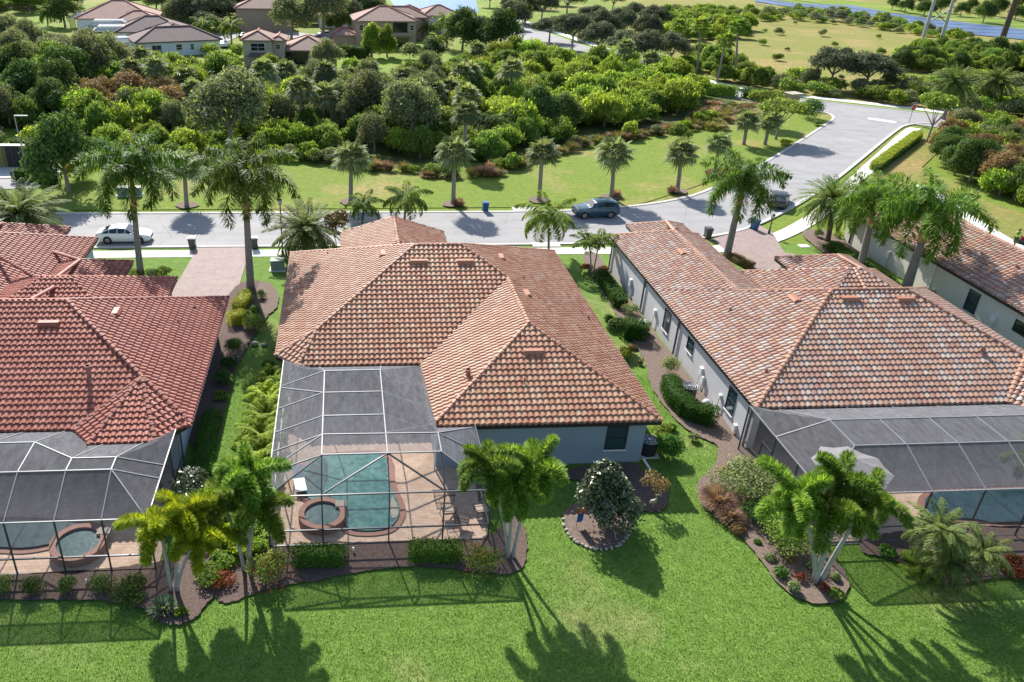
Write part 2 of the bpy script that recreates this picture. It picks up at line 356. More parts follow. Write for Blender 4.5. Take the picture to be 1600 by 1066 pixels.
def ribbon(name, path, w0, w1, z0, z1, mat, parent=None, kind='structure', closed=False):
    a = offset(path, w0, closed); b = offset(path, w1, closed); n = len(path); V = []; Fc = []
    for i in range(n): V += [(*a[i], z0), (*a[i], z1), (*b[i], z1), (*b[i], z0)]
    for i in range(n if closed else n-1):
        j = (i+1) % n
        for k in range(4): Fc.append((i*4+k, i*4+(k+1) % 4, j*4+(k+1) % 4, j*4+k))
    o = obj(name, V, Fc, mat, parent)
    if kind: o['kind'] = kind
    return o
def frag(px, z=0.0, it=2):
    q = smoothpoly(P2(px, z), it+1); r = random.Random(int(px[0][0])); out = []
    for i, a in enumerate(q):
        b = q[(i+1) % len(q)]; n = max(1, int(math.hypot(b[0]-a[0], b[1]-a[1])/.22))
        for k in range(n): out.append((a[0]+(b[0]-a[0])*k/n+r.uniform(-.055, .055), a[1]+(b[1]-a[1])*k/n+r.uniform(-.055, .055)))
    return out

# ------------------------------------------------------------------ ground, roads, water
gx = [-2500, -1200, -600]+list(range(-400, 441, 40))+[700, 1300, 2500]; gy = [-300, -120]+list(range(-40, 481, 40))+[700, 1200, 2200, 4000]; nx_ = len(gx)
obj('ground', [(x, y, -.05) for y in gy for x in gx], [(j*nx_+i, j*nx_+i+1, (j+1)*nx_+i+1, (j+1)*nx_+i) for j in range(len(gy)-1) for i in range(nx_-1)], 'lawn_far')['kind'] = 'structure'
sheet('back_lawn', [(-70, -10), (90, -10), (90, 69), (-70, 69)], 0, 'lawn_back')
sheet('meadow', P2([(985, 20), (1010, 60), (1090, 118), (1200, 148), (1300, 158), (1600, 190), (2300, 250), (2300, 20), (1700, -60), (1000, -60)]), .0, 'meadow')
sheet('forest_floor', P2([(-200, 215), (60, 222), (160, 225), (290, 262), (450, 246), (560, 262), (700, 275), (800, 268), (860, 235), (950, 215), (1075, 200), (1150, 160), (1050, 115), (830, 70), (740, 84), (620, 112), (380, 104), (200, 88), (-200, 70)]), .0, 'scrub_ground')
sheet('roadside_lawn', [(-120, 78.8), (31, 80.3), (56, 98.5), (78, 122), (66, 116), (50, 106), (30, 98), (5, 97), (-30, 103), (-120, 110)], .004, 'lawn_far')
sheet('hill_lawn', P2([(-150, 205), (0, 200), (40, 203), (74, 214), (80, 226), (62, 233), (-150, 240)]), .012, 'lawn_bright')
sheet('corner_lawn_west', P2([(-100, 45), (0, 38), (62, 25), (85, 45), (60, 72), (0, 70), (-100, 75)]), .004, 'lawn_bright')
sheet('yard_lawn', P2([(495, 92), (600, 86), (740, 78), (760, 92), (640, 118), (540, 116)]), .012, 'lawn_bright')
sheet('side_yard_lawn', P2([(330, 90), (385, 82), (390, 104), (340, 104)]), .012, 'lawn_bright')
sheet('slope_lawn', P2([(1418, 205), (1480, 225), (1440, 262), (1500, 300), (1600, 335), (1900, 420), (1750, 460), (1600, 395), (1500, 345), (1340, 262), (1380, 225)]), .014, 'lawn_dry')
ROAD_N = [(-260, 69.4), (0, 69.4), (23.5, 69.5), (30, 69.9), (36, 71.1), (41, 73.7), (45.5, 77.3), (52, 83), (59, 89.8), (65.9, 97.0), (84.6, 116.8), (88, 119.6), (92, 121), (97, 121)]
ROAD_F = [(-260, 78.4), (0, 78.4), (17.4, 78.4), (25, 78.8), (30.6, 79.9), (36, 81.9), (41, 84.8), (54.6, 97.5), (76.5, 121), (79, 124), (80, 127), (78.5, 130), (74, 134)]
rn = smoothpoly(ROAD_N, 2, False); rf = smoothpoly(ROAD_F, 2, False)
sheet('road', rn+rf[::-1], .018, 'asphalt')
ribbon('kerb_near', rn, -.02, .38, -.02, .10, 'kerb_mat')
ribbon('kerb_far', rf, .02, -.38, -.02, .10, 'kerb_mat')
CR_F = P2([(760, 20), (835, 45), (900, 68), (985, 97), (1080, 129), (1200, 150), (1300, 161), (1450, 178), (1600, 197), (2200, 262)])
CR_N = P2([(740, 35), (800, 72), (870, 98), (950, 114), (1045, 137), (1120, 151), (1200, 162), (1250, 170), (1300, 180), (1420, 194), (1500, 204), (1600, 216), (2200, 290)])
cf = smoothpoly(CR_F, 2, False); cn = smoothpoly(CR_N, 2, False)
sheet('cross_road', cf+cn[::-1], .022, 'asphalt')
ribbon('cross_kerb', cf, .0, -.35, -.02, .10, 'kerb_mat')
ribbon('cross_verge', cf, -.35, -2.2, -.02, .05, 'lawn_side')
ribbon('cross_sidewalk', cf, -2.2, -4.4, -.02, .07, 'sidewalk_white')
sheet('stop_line', P2([(1357, 184.2), (1401, 190.6), (1399, 193), (1355, 186.4)]), .034, 'sidewalk_white')
SW = [(-260, 67.6), (23, 67.6), (33, 67.5), (38, 68.2), (43.2, 71.2), (48.8, 75.9), (55, 82.3), (62, 90), (71, 99.6), (85.6, 115.3), (88, 117.2)]
sw = smoothpoly(SW, 2, False)
ribbon('sidewalk', sw, -.8, .8, -.02, .035, 'sidewalk_white')
# joints of the pavement slabs are grooves between short slabs
def slab_joints(path, w, z, step=1.55):
    mb = MB(); acc = 0
    for i in range(len(path)-1):
        a = Vector(path[i]); b = Vector(path[i+1]); L = (b-a).length
        if L < 1e-6: continue
        t = (b-a)/L; n = Vector((t.y, -t.x)); s = step-acc
        while s < L:
            p = a+t*s
            if -45 < p.x < 95: mb.add([(*(p+n*w-t*.015), z), (*(p+n*w+t*.015), z), (*(p-n*w+t*.015), z), (*(p-n*w-t*.015), z)], [(0, 1, 2, 3)])
            s += step
        acc = (acc+L) % step
    return mb
slab_joints(sw, .8, .039).build('sidewalk_joints', 'kerb_mat')['kind'] = 'structure'
def drive(name, px, z=.045): return sheet(name, P2(px), z, 'drive_paver')
drive('driveway', [(297, 386), (388, 386), (385, 410), (376, 440), (368, 470), (330, 500), (230, 500), (265, 463), (301, 402)])
drive('driveway_east', [(1112, 374), (1150, 364), (1185, 352), (1205, 362), (1226, 396), (1300, 408), (1330, 430), (1200, 450), (1175, 425), (1137, 395)])
drive('driveway_middle', [(560, 386), (700, 384), (715, 420), (560, 420)])
ribbon('side_path', P2([(1440, 290), (1520, 345), (1575, 378), (1640, 412), (1800, 500)]), -.75, .75, -.02, .05, 'sidewalk_white')
sheet('pond', P2([(560, -25), (610, 2), (622, 18), (690, 26), (748, 20), (745, 6), (735, -25)]), .16, 'pond_water')
sheet('pond_bank', P2([(520, -40), (570, -20), (600, 10), (620, 28), (700, 40), (770, 35), (775, 10), (760, -30)]), .10, 'lawn_bright')
ca = P2([(1180, -2), (1250, 6), (1330, 9), (1400, 22), (1470, 32), (1560, 42), (1600, 47), (2200, 110)]); cb = P2([(2200, 130), (1600, 63), (1530, 56), (1450, 46), (1390, 32), (1320, 19), (1250, 13), (1180, 4)])
sheet('canal', ca+cb, .18, 'canal_water')
sheet('canal_bank', P2([(1180, -8), (1250, 1), (1330, 2), (1400, 10), (1470, 19), (1600, 33), (2200, 95), (2200, 112), (1600, 49), (1560, 43), (1470, 33), (1400, 23), (1330, 10), (1250, 7), (1180, 0)]), .02, 'lawn_bright')
ribbon('distant_road', P2([(1300, 4), (1420, 17), (1520, 27), (1600, 36), (2200, 96)]), -4, 4, -.01, .05, 'concrete')
ribbon('yard_street', P2([(300, 75), (345, 55), (420, 50), (500, 60), (560, 60), (600, 30)]), -5, 5, -.01, .04, 'asphalt')
sheet('court', P2([(-100, 262), (60, 262), (105, 262), (105, 272), (60, 278), (-100, 282)]), .02, 'concrete')
sheet('parking_lot', P2([(-100, 283), (40, 280), (60, 284), (60, 295), (-100, 300)]), .02, 'asphalt')
# mulch beds
def bed(px, mat='mulch', z=.03, it=2, name='mulch_bed'): return sheet(name, frag(px, 0, it), z, mat)
bed([(375, 880), (440, 850), (600, 848), (770, 848), (800, 795), (826, 835), (822, 888), (790, 902), (735, 893), (640, 885), (575, 893), (552, 898), (500, 908), (445, 917), (400, 928), (345, 950), (325, 915)])
bed([(878, 800), (884, 835), (905, 852), (935, 862), (968, 855), (985, 835), (985, 812), (965, 795), (930, 786), (900, 788)], 'mulch_dry')
bed([(985, 735), (1035, 742), (1045, 780), (1038, 800), (1010, 803), (985, 790), (975, 765)], 'mulch')
bed([(866, 735), (1002, 722), (1004, 745), (866, 755)], 'mulch')
RW = [(905, 395), (925, 437), (955, 480), (985, 530), (1010, 570), (1015, 605), (1040, 640), (1066, 668), (1100, 690), (1125, 695), (1115, 735), (1085, 755), (1095, 795), (1130, 812), (1165, 848), (1200, 895), (1235, 935), (1290, 950), (1326, 932), (1322, 895), (1300, 878), (1290, 850), (1290, 800), (1240, 760), (1164, 704), (951, 428), (935, 395)]
bed(RW, 'mulch_dry', .028, 1)
bed([(1340, 845), (1440, 825), (1700, 825), (1700, 930), (1560, 900), (1500, 918), (1450, 905), (1420, 885), (1380, 872), (1345, 868)], 'mulch')
bed([(-60, 905), (240, 888), (330, 850), (372, 880), (370, 905), (330, 935), (310, 965), (285, 980), (245, 975), (215, 945), (120, 938), (-60, 942)], 'mulch')
bed([(285, 700), (335, 705), (345, 680), (360, 600), (378, 560), (400, 520), (430, 480), (428, 455), (408, 440), (375, 440), (345, 480), (320, 600)], 'mulch')
bed([(405, 440), (425, 445), (438, 465), (430, 490), (405, 495), (398, 465)], 'mulch_dry')
bed([(1245, 362), (1290, 358), (1330, 385), (1390, 440), (1440, 470), (1400, 480), (1330, 430), (1270, 385)], 'mulch_dry')
for (x, y) in [(292, 322), (548, 317), (708, 320), (842, 314), (955, 309), (1058, 300), (1118, 275)]:
    c = G(x, y); n = 14; rr = random.Random(x)
    sheet('mulch_ring', [(c[0]+math.cos(a*2*math.pi/n)*1.25*rr.uniform(.8, 1.15), c[1]+math.sin(a*2*math.pi/n)*1.15*rr.uniform(.8, 1.1)) for a in range(n)], .022, 'mulch_dry')

# ------------------------------------------------------------------ tiled roofs
PIT0 = .459
def plane(p0, p1, z0=3.0, pitch=PIT0):
    p0 = np.array(p0, float); p1 = np.array(p1, float); u = (p1-p0)/np.linalg.norm(p1-p0); n = np.array([-u[1], u[0]])
    return dict(p=p0, u=u, n=n, z0=z0, k=pitch, L=np.linalg.norm(p1-p0))
def poly_block(poly, pitches=None, z0=3.0, mask=None):
    poly = ccw(poly); pl = [plane(poly[i], poly[(i+1) % len(poly)], z0, (pitches or {}).get(i, PIT0)) for i in range(len(poly))]
    return dict(planes=pl, mask=mask, poly=poly)
def rect(x0, x1, y0, y1, **kw): return poly_block([(x0, y0), (x1, y0), (x1, y1), (x0, y1)], **kw)
def inpoly(X, Y, poly):
    r = np.zeros(X.shape, bool); n = len(poly)
    for i in range(n):
        (x0, y0), (x1, y1) = poly[i], poly[(i+1) % n]
        c = ((y0 > Y) != (y1 > Y)) & (X < (x1-x0)*(Y-y0)/((y1-y0) if y1 != y0 else 1e-9)+x0); r ^= c
    return r
def block_h(b, X, Y):
    z = np.full(X.shape, 1e9); ok = np.ones(X.shape, bool)
    for p in b['planes']:
        d = (X-p['p'][0])*p['n'][0]+(Y-p['p'][1])*p['n'][1]; z = np.minimum(z, p['z0']+p['k']*d); ok &= d >= -1e-6
    if b['mask']: ok &= inpoly(X, Y, b['mask'])
    return np.where(ok, z, -1e9)
def roof_h(blocks, x, y):
    return max(float(block_h(b, np.array([x], float), np.array([y], float))[0]) for b in blocks)
def tile_roof(name, blocks, mat, parent, TW=.333, CL=.36, seed=1, sub=7):
    V = []; Fc = []; T = []; rng = np.random.RandomState(seed); tab = rng.rand(4096); du = TW/sub; dv = .03
    def prof(t):
        t = t % 1.0
        return .082*math.sin(math.pi*t/.87)**.75 if t < .87 else -.02*math.sin(math.pi*(t-.87)/.13)
    PR = [prof(i/sub) for i in range(sub)]
    for bi, b in enumerate(blocks):
        P = b['poly']
        for pi, p in enumerate(b['planes']):
            us = [float((np.array(q)-p['p'])@p['u']) for q in P]; vs = [float((np.array(q)-p['p'])@p['n']) for q in P]
            i0 = int(math.floor(min(us)/du)); i1 = int(math.ceil(max(us)/du)); nv = int(max(vs)/dv)+1; vv = (np.arange(nv)+.5)*dv
            ii = np.arange(i0, i1); uu = (ii+.5)*du
            X = p['p'][0]+uu[:, None]*p['u'][0]+vv[None]*p['n'][0]; Y = p['p'][1]+uu[:, None]*p['u'][1]+vv[None]*p['n'][1]
            z = p['z0']+p['k']*vv[None]+0*X; hb = block_h(b, X, Y); act = (z <= hb+1e-4)
            # ties inside a block go to the first plane
            for bj, o in enumerate(blocks):
                if bj == bi: continue
                ho = block_h(o, X, Y); act &= (z > ho+(.002 if bj < bi else -.002)-.0)
            for c in range(len(ii)):
                a = act[c]
                if not a.any(): continue
                e = np.flatnonzero(np.diff(np.concatenate(([0], a.view(np.int8), [0])))); i = int(ii[c]); h0 = PR[i % sub]; h1 = PR[(i+1) % sub]
                ua = i*du; ub = ua+du; tcol = i//sub
                for s, t in zip(e[::2], e[1::2]):
                    v0 = s*dv; v1 = t*dv+.01
                    if v1-v0 < .05: continue
                    if v0 < .04: v0 = -.06
                    k = int(math.floor(v0/CL+1e-6)); 
                    while k*CL < v1:
                        a0 = max(v0, k*CL); a1 = min(v1, (k+1)*CL)
                        if a1-a0 > .01:
                            o0 = .08*(1-(a0-k*CL)/CL)+.02; o1 = .08*(1-(a1-k*CL)/CL)+.02; n = len(V)
                            a1x = a1+.13 if a1 < v1-1e-6 else a1
                            for (uu_, vv_, oo) in ((ua, a0, h0+o0), (ub, a0, h1+o0), (ub, a1x, h1+o1), (ua, a1x, h0+o1)):
                                V.append((p['p'][0]+uu_*p['u'][0]+vv_*p['n'][0], p['p'][1]+uu_*p['u'][1]+vv_*p['n'][1], p['z0']+p['k']*vv_+oo))
                            b_ = .10; V.append((V[n][0]+b_*p['n'][0], V[n][1]+b_*p['n'][1], V[n][2]-.1+b_*p['k'])); V.append((V[n+1][0]+b_*p['n'][0], V[n+1][1]+b_*p['n'][1], V[n+1][2]-.1+b_*p['k']))
                            Fc.append((n, n+1, n+2, n+3)); Fc.append((n+4, n+5, n+1, n))
                            tt = tab[(tcol*73+k*179+pi*31+bi*517) % 4096]; T += [tt, tt]
                        k += 1
    o = obj(name, V, Fc, mat, parent); at = o.data.attributes.new('tint', 'FLOAT', 'FACE'); at.data.foreach_set('value', np.array(T, 'f')); return o
def cap_run(mb, T, a, b, r=.13, L=.38, rng=None, lift=.07):
    a = Vector(a); b = Vector(b); D = (b-a).length; n = max(1, round(D/L)); d = (b-a)/D; x = d.cross(Vector((0, 0, 1))).normalized(); up = x.cross(d)
    lo = a.z < b.z
    for i in range(n):
        s = a+d*(D*i/n); e = a+d*(D*(i+1.12)/n); r0, r1 = (r*1.12, r*.9) if lo else (r*.9, r*1.12); V = []; K = 6
        for p, rr, l in ((s, r0, lift+(.02 if lo else 0)), (e, r1, lift+(0 if lo else .02))):
            for k in range(K+1):
                t = math.pi*k/K; V.append(p+x*math.cos(t)*rr*1.15+up*(math.sin(t)*rr+l-.06))
        Fc = [(k, k+1, K+2+k, K+1+k) for k in range(K)]+[tuple(range(K+1)), tuple(range(K+1, 2*K+2))[::-1]]
        mb.add(V, Fc); t = rng.random(); T += [t]*len(Fc)
def caps(name, blocks, lines, mat, parent, seed=3, r=.13):
    mat = mat.replace('tile', 'cap')
    rng = random.Random(seed)
    for ln in lines:
        mb = MB(); T = []
        for (p, q) in zip(ln[:-1], ln[1:]):
            z = [roof_h(blocks, *c[:2]) if len(c) == 2 else c[2] for c in (p, q)]
            z = [3.0 if zz < 0 else zz for zz in z]
            cap_run(mb, T, (p[0], p[1], z[0]), (q[0], q[1], z[1]), r=r, rng=rng)
        o = mb.build(name, mat, parent); at = o.data.attributes.new('tint', 'FLOAT', 'FACE'); at.data.foreach_set('value', np.array(T, 'f'))
def hit(px, py, blocks):
    v = ray(px, py); t = (6.9-CAM_H)/v[2]
    for _ in range(3000):
        x, y, z = v[0]*t, v[1]*t, CAM_H+v[2]*t
        if z <= roof_h(blocks, x, y): return x, y, z
        t += .02/abs(v[2])*.5
        if z < 0: break
    return x, y, z
def slope_at(blocks, x, y):
    e = .05; h = roof_h(blocks, x, y); return np.array([(roof_h(blocks, x+e, y)-roof_h(blocks, x-e, y))/(2*e), (roof_h(blocks, x, y+e)-roof_h(blocks, x, y-e))/(2*e)])
def roof_vent(px, py, blocks, mat, parent, L=1.15, w=.3, along=None):
    x, y, z = hit(px, py, blocks); g = slope_at(blocks, x, y); up = Vector((g[0], g[1], 0)).normalized(); s = Vector((-up.y, up.x, 0))
    if abs(s.y) > abs(s.x): s, up2 = s, up
    U = Vector((up.x, up.y, float(np.linalg.norm(g)))).normalized(); nn = s.cross(U); nn = nn if nn.z > 0 else -nn
    c = Vector((x, y, z)); mb = MB(); V = []
    for k in (-1, 1):
        e = c+s*(k*L/2)
        V += [e-U*w*.7+nn*.02, e-U*w*.7+nn*.19, e-U*w*.1+nn*.27, e+U*w*.9+nn*.13, e+U*w*.9+nn*.02]
    mb.add(V, [(0, 1, 2, 3, 4), (9, 8, 7, 6, 5)]+[(i, i+5, (i+1) % 5+5, (i+1) % 5) for i in range(5)])
    return mb.build('roof_vent', mat, parent)
def vent_pipe(px, py, blocks, mat, parent, r=.07, h=.3, name='vent_pipe'):
    x, y, z = hit(px, py, blocks); mb = MB(); mb.cyl((x, y), r, z-.1, z+h, 12).cyl((x, y), r*1.35, z+h-.1, z+h, 12); mb.cyl((x, y), r*1.9, z-.05, z+.09, 12); return mb.build(name, mat, parent)
def fascia(poly, parent, z0=2.78, z1=3.0, w=.16, mat='fascia_dark', name='gutter'):
    o = ribbon(name, ccw(poly), .0, -w, z0, z1, mat, parent, kind=None, closed=True); return o
def soffit(poly, parent, z=2.8, mat='fascia_dark'):
    return MB().prism(offset(ccw(poly), -.1), z, z+.05).build('soffit', mat, parent)
def wall_ring(poly, z0, z1, mat, parent, name='wall'):
    return MB().prism(ccw(poly), z0, z1).build(name, mat, parent)
def window(parent, axis, pos, a0, a1, z0, z1, face, mull=1, glass='glass_teal', frame='frame_dark', sill=True, cross=None):
    # axis 'x': the wall plane x = pos, spanning y a0..a1; face = +1/-1 outward
    def bx(mb, a, b, c, d, o0, o1):
        lo, hi = sorted((pos+face*o0, pos+face*o1))
        if axis == 'x': mb.box(lo, hi, a, b, c, d)
        else: mb.box(a, b, lo, hi, c, d)
    w = MB(); t = .06; bx(w, a0, a1, z1-t, z1, -.02, .05); bx(w, a0, a1, z0, z0+t, -.02, .05); bx(w, a0, a0+t, z0+t, z1-t, -.02, .05); bx(w, a1-t, a1, z0+t, z1-t, -.02, .05)
    zc = (z0+z1)/2; bx(w, a0+t, a1-t, zc-.025, zc+.025, -.02, .045)
    for k in range(1, mull): c = a0+(a1-a0)*k/mull; bx(w, c-.025, c+.025, z0+t, z1-t, -.02, .04)
    f = w.build('window', frame, parent); p = MB(); bx(p, a0+t*.5, a1-t*.5, z0+t*.5, z1-t*.5, .0, .015); p.build('pane', glass, f)
    if sill: s = MB(); bx(s, a0-.06, a1+.06, z0-.08, z0, 0, .09); s.build('sill', 'trim_white', f)
    return f
def downspout(parent, x, y, z0=0, z1=2.8, mat='post'):
    return MB().box(x-.045, x+.045, y-.06, y+.06, z0, z1).build('downspout', mat, parent)

# centre house --------------------------------------------------------------
A = poly_block([(-2.95, 41.7), (17.1, 41.7), (17.1, 60), (-4.4, 60), (-4.4, 43.15)])
B = rect(4.45, 17.1, 35.0, 55.0)
Gg = poly_block([(-.35, 53), (8.45, 53), (8.45, 64.6), (-.35, 64.6)], {2: 1.1})
CB = [A, B, Gg]
hc = thing('house', 'house with even orange clay tiles and blue grey rear wall, in the centre', 'house', (6, 48, 0))
hc.location = (0, 0, 0)
tile_roof('roof', CB, 'tile_orange', hc, seed=4)
sp = (-1.84, 44.26)
caps('ridge_cap', CB, [[(4.75, 50.85), (7.95, 50.85), (10.775, 48.02), (10.775, 41.32)], [(4.75, 50.85), sp, (-4.4, 43.15)], [sp, (-2.95, 41.7)],
     [(10.775, 41.32), (17.05, 35.05)], [(10.775, 41.32), (4.5, 35.05)], [(4.75, 50.85), (-4.35, 59.95)], [(7.95, 50.85), (17.05, 59.95)],
     [(4.05, 55.7), (4.05, 62.75)], [(4.05, 62.75), (-.3, 64.55)], [(4.05, 62.75), (8.4, 64.55)]], 'tile_orange', hc)
outC = [(-2.95, 41.7), (4.45, 41.7), (4.45, 35), (17.1, 35), (17.1, 60), (8.45, 60), (8.45, 64.6), (-.35, 64.6), (-.35, 60), (-4.4, 60), (-4.4, 43.15)]
fascia(outC, hc); soffit(outC, hc)
wall_ring([(4.8, 35.4), (16.45, 35.4), (16.45, 59.5), (8.1, 59.5), (8.1, 64.2), (0, 64.2), (0, 59.5), (-3.9, 59.5), (-3.9, 45.4), (4.8, 45.4)], -.05, 2.79, 'wall_slate', hc)
window(hc, 'y', 35.4, 14.25, 15.45, .95, 2.5, -1)
window(hc, 'y', 45.4, -2.6, -.2, .1, 2.4, -1, 2, sill=False); window(hc, 'y', 45.4, .6, 3.6, .1, 2.4, -1, 3, sill=False)
window(hc, 'x', 16.45, 40, 41.2, .9, 2.2, 1); window(hc, 'x', 16.45, 50, 51.2, .9, 2.2, 1)
MB().box(-3.6, -3.3, 42.3, 42.6, 0, 2.8).build('lanai_column', 'wall_blue', hc)
for (x, y, L) in [(654, 411, 1.15), (727, 411, 1.15), (833, 552, 1.15)]: roof_vent(x, y, CB, 'ridge_vent' if 'ridge_vent' in M else 'tile_orange', hc, L)
for (x, y) in [(598, 399), (783, 404), (823, 461)]: roof_vent(x, y, CB, 'tile_orange', hc, .85)
for (x, y, r, h) in [(731, 590, .13, .55), (819, 601, .035, .45), (818, 437, .06, .25), (919, 500, .09, .25), (512, 398, .05, .2), (875, 473, .05, .2)]: vent_pipe(x, y, CB, 'coping', hc, r, h)
downspout(hc, 4.72, 35.25, mat='trim_white')

# west house ------------------------------------------------------------------
LA = rect(-48, -8.3, 35.5, 51.7)
bp = [(-14.3, 35.5), (-13.15, 34.15), (-9.85, 34.2), (-8.35, 35.9), (-11.15, 38.4)]
def tri_plane(e0, e1, apex, z0=3.0):
    p = plane(e0, e1, z0); d = float((np.array(apex[:2])-p['p'])@p['n']); p['k'] = (apex[2]-z0)/d; return p
apx = (-11.2, 38.25, 4.5)
LBAY = dict(planes=[tri_plane(bp[0], bp[1], apx), tri_plane(bp[1], bp[2], apx), tri_plane(bp[2], bp[3], apx)], mask=bp, poly=bp)
L1 = rect(-25.5, -12.5, 44, 55.3); L2 = rect(-22.3, -16.4, 50, 58.5); L3 = rect(-33, -20.4, 40, 63.6); L4 = rect(-31, -23.35, 50, 66.2)
LBK = [LA, LBAY, L1, L2, L3, L4]
hl = thing('house', 'house with dark red clay tiles and a fan shaped roof bay at left', 'house')
tile_roof('roof', LBK, 'tile_red', hl, seed=9)
caps('ridge_cap', LBK, [[(-48, 43.6), (-16.4, 43.6), (-11.3, 38.5, 4.45)], [(-16.4, 43.6), (-8.35, 51.65)], [apx, (-14.3, 35.5)], [apx, bp[1]], [apx, bp[2]], [apx, bp[3]],
     [(-19, 48.5), (-19, 48.8), (-12.55, 55.25)], [(-19, 45), (-19, 48.8)], [(-19, 48.8), (-25.45, 55.25)], [(-19.35, 50.7), (-19.35, 55.55)], [(-19.35, 55.55), (-16.45, 58.45)], [(-19.35, 55.55), (-22.25, 58.45)],
     [(-26.7, 45), (-26.7, 57.3)], [(-26.7, 57.3), (-27.2, 62.4)], [(-27.2, 62.4), (-23.4, 66.15)], [(-27.2, 62.4), (-31, 66.15)], [(-26.7, 57.3), (-20.45, 63.55)]], 'tile_red', hl, 5, .14)
outL = [(-48, 35.5), (-14.3, 35.5), (-13.15, 34.15), (-9.85, 34.2), (-8.35, 35.9), (-8.3, 51.7), (-12.5, 51.7), (-12.5, 55.3), (-16.4, 55.3), (-16.4, 58.5), (-20.4, 58.5), (-20.4, 63.6), (-23.35, 63.6), (-23.35, 66.2), (-48, 66.2)]
fascia(outL, hl); soffit(outL, hl)
wall_ring([(-48, 38.5), (-9.2, 38.5), (-9.2, 51.3), (-12.9, 51.3), (-12.9, 54.8), (-16.8, 54.8), (-16.8, 58), (-20.8, 58), (-20.8, 63.1), (-23.7, 63.1), (-23.7, 65.7), (-48, 65.7)], -.05, 2.79, 'wall_blue', hl)
MB().box(-9.6, -9.2, 35.9, 38.5, -.05, 2.79).build('side_wall', 'wall_blue', hl)
for x0 in (-22, -17, -13): window(hl, 'y', 38.5, x0, x0+2.6, .1, 2.4, -1, 2, sill=False)
window(hl, 'x', -9.2, 44, 45.2, .9, 2.2, 1); window(hl, 'x', -9.2, 48.2, 49.2, 1.2, 2.2, 1)
roof_vent(77, 508, LBK, 'tile_red', hl); roof_vent(182, 490, LBK, 'tile_red', hl, .9)
for (x, y, r, h) in [(140, 590, .13, .75), (305, 483, .07, .25), (279, 506, .05, .3)]: vent_pipe(x, y, LBK, 'coping', hl, r, h)

# east house ------------------------------------------------------------------
def mir(p): return (29.2-p[0]+0.0, p[1])
RA = rect(22.9, 43.7, 36.0, 51.8)
rb = [(37.9, 36.0), (39.0, 34.6), (42.3, 34.6), (43.65, 36.3), (40.8, 38.9)]
apr = (40.8, 38.8, 4.55)
RBAY = dict(planes=[tri_plane(rb[0], rb[1], apr), tri_plane(rb[1], rb[2], apr), tri_plane(rb[2], rb[3], apr)], mask=rb, poly=rb)
RG = rect(22.9, 30.8, 44, 63.6); RG2 = poly_block([(25.2, 60), (30.4, 60), (30.4, 66.2), (25.2, 66.2)])
R1 = rect(31, 42, 45, 55.4); R2 = rect(35.1, 41.5, 50, 58.2)
RB = [RA, RBAY, RG, RG2, R1, R2]
hr = thing('house', 'house with mottled cream and rust tiles behind the cage holding the umbrella', 'house')
tile_roof('roof', RB, 'tile_mixed', hr, seed=21)
caps('ridge_cap', RB, [[(30.8, 43.9), (35.8, 43.9), (40.8, 38.9)], [(30.8, 43.9), (22.95, 36.05)], [(30.8, 43.9), (26.85, 47.85)], [(26.85, 47.85), (26.85, 59.65), (27.8, 63.6)], [(26.85, 59.65), (22.95, 63.55)],
     [(26.85, 59.65), (30.75, 63.55)], [(27.8, 63.6), (25.25, 66.15)], [(27.8, 63.6), (30.35, 66.15)], [(35.8, 43.9), (43.65, 51.75)], [(36.2, 48), (36.5, 50.1)], [(36.5, 50.1), (31.05, 55.35)], [(36.5, 50.1), (41.95, 55.35)],
     [(38.3, 51.8), (38.3, 55)], [(38.3, 55), (35.15, 58.15)], [(38.3, 55), (41.45, 58.15)], [apr, rb[0]], [apr, rb[1]], [apr, rb[2]], [apr, rb[3]]], 'tile_mixed', hr, 8, .14)
outR = [(22.9, 36), (37.9, 36), (39, 34.6), (42.3, 34.6), (43.65, 36.3), (43.7, 51.8), (42, 51.8), (42, 55.4), (41.5, 55.4), (41.5, 58.2), (35.1, 58.2), (35.1, 55.4), (31, 55.4), (31, 51.8), (30.8, 51.8), (30.8, 63.6), (30.4, 63.6), (30.4, 66.2), (25.2, 66.2), (25.2, 63.6), (22.9, 63.6)]
fascia(outR, hr); soffit(outR, hr)
wall_ring([(23.1, 36.3), (23.5, 36.3), (23.5, 39.5), (43.2, 39.5), (43.2, 51.4), (41.2, 51.4), (41.2, 57.7), (35.5, 57.7), (35.5, 55), (31.4, 55), (31.4, 51.4), (30.4, 51.4), (30.4, 65.7), (25.5, 65.7), (25.5, 63.1), (23.1, 63.1)], -.05, 2.79, 'wall_grey', hr)
wx = 23.1
def win_px(parent, pa, pb, X, face, **kw):
    a = GX(*pa, X); b = GX(*pb, X); y0, y1 = sorted((a[1], b[1])); z0, z1 = sorted((a[2], b[2])); return window(parent, 'x', X, y0, y1, z0, min(z1, 2.6), face, **kw)
for (ya, yb, z0, z1) in [(49.2, 50.3, .85, 2.45), (45.0, 46.0, 1.45, 2.4), (38.5, 39.5, .85, 2.45)]: window(hr, 'x', wx, ya, yb, z0, z1, -1)
for (x, y) in [(23.0, 54.6), (23.0, 47.6), (23.0, 52.6)][:2]: downspout(hr, x, y)
downspout(hr, 23.0, 62.9); downspout(hr, 23.0, 36.5, mat='post')
for (x0, w) in [(25, 3), (29.5, 3.4), (35, 3)]: window(hr, 'y', 39.5, x0, x0+w, .1, 2.4, -1, 2, sill=False)
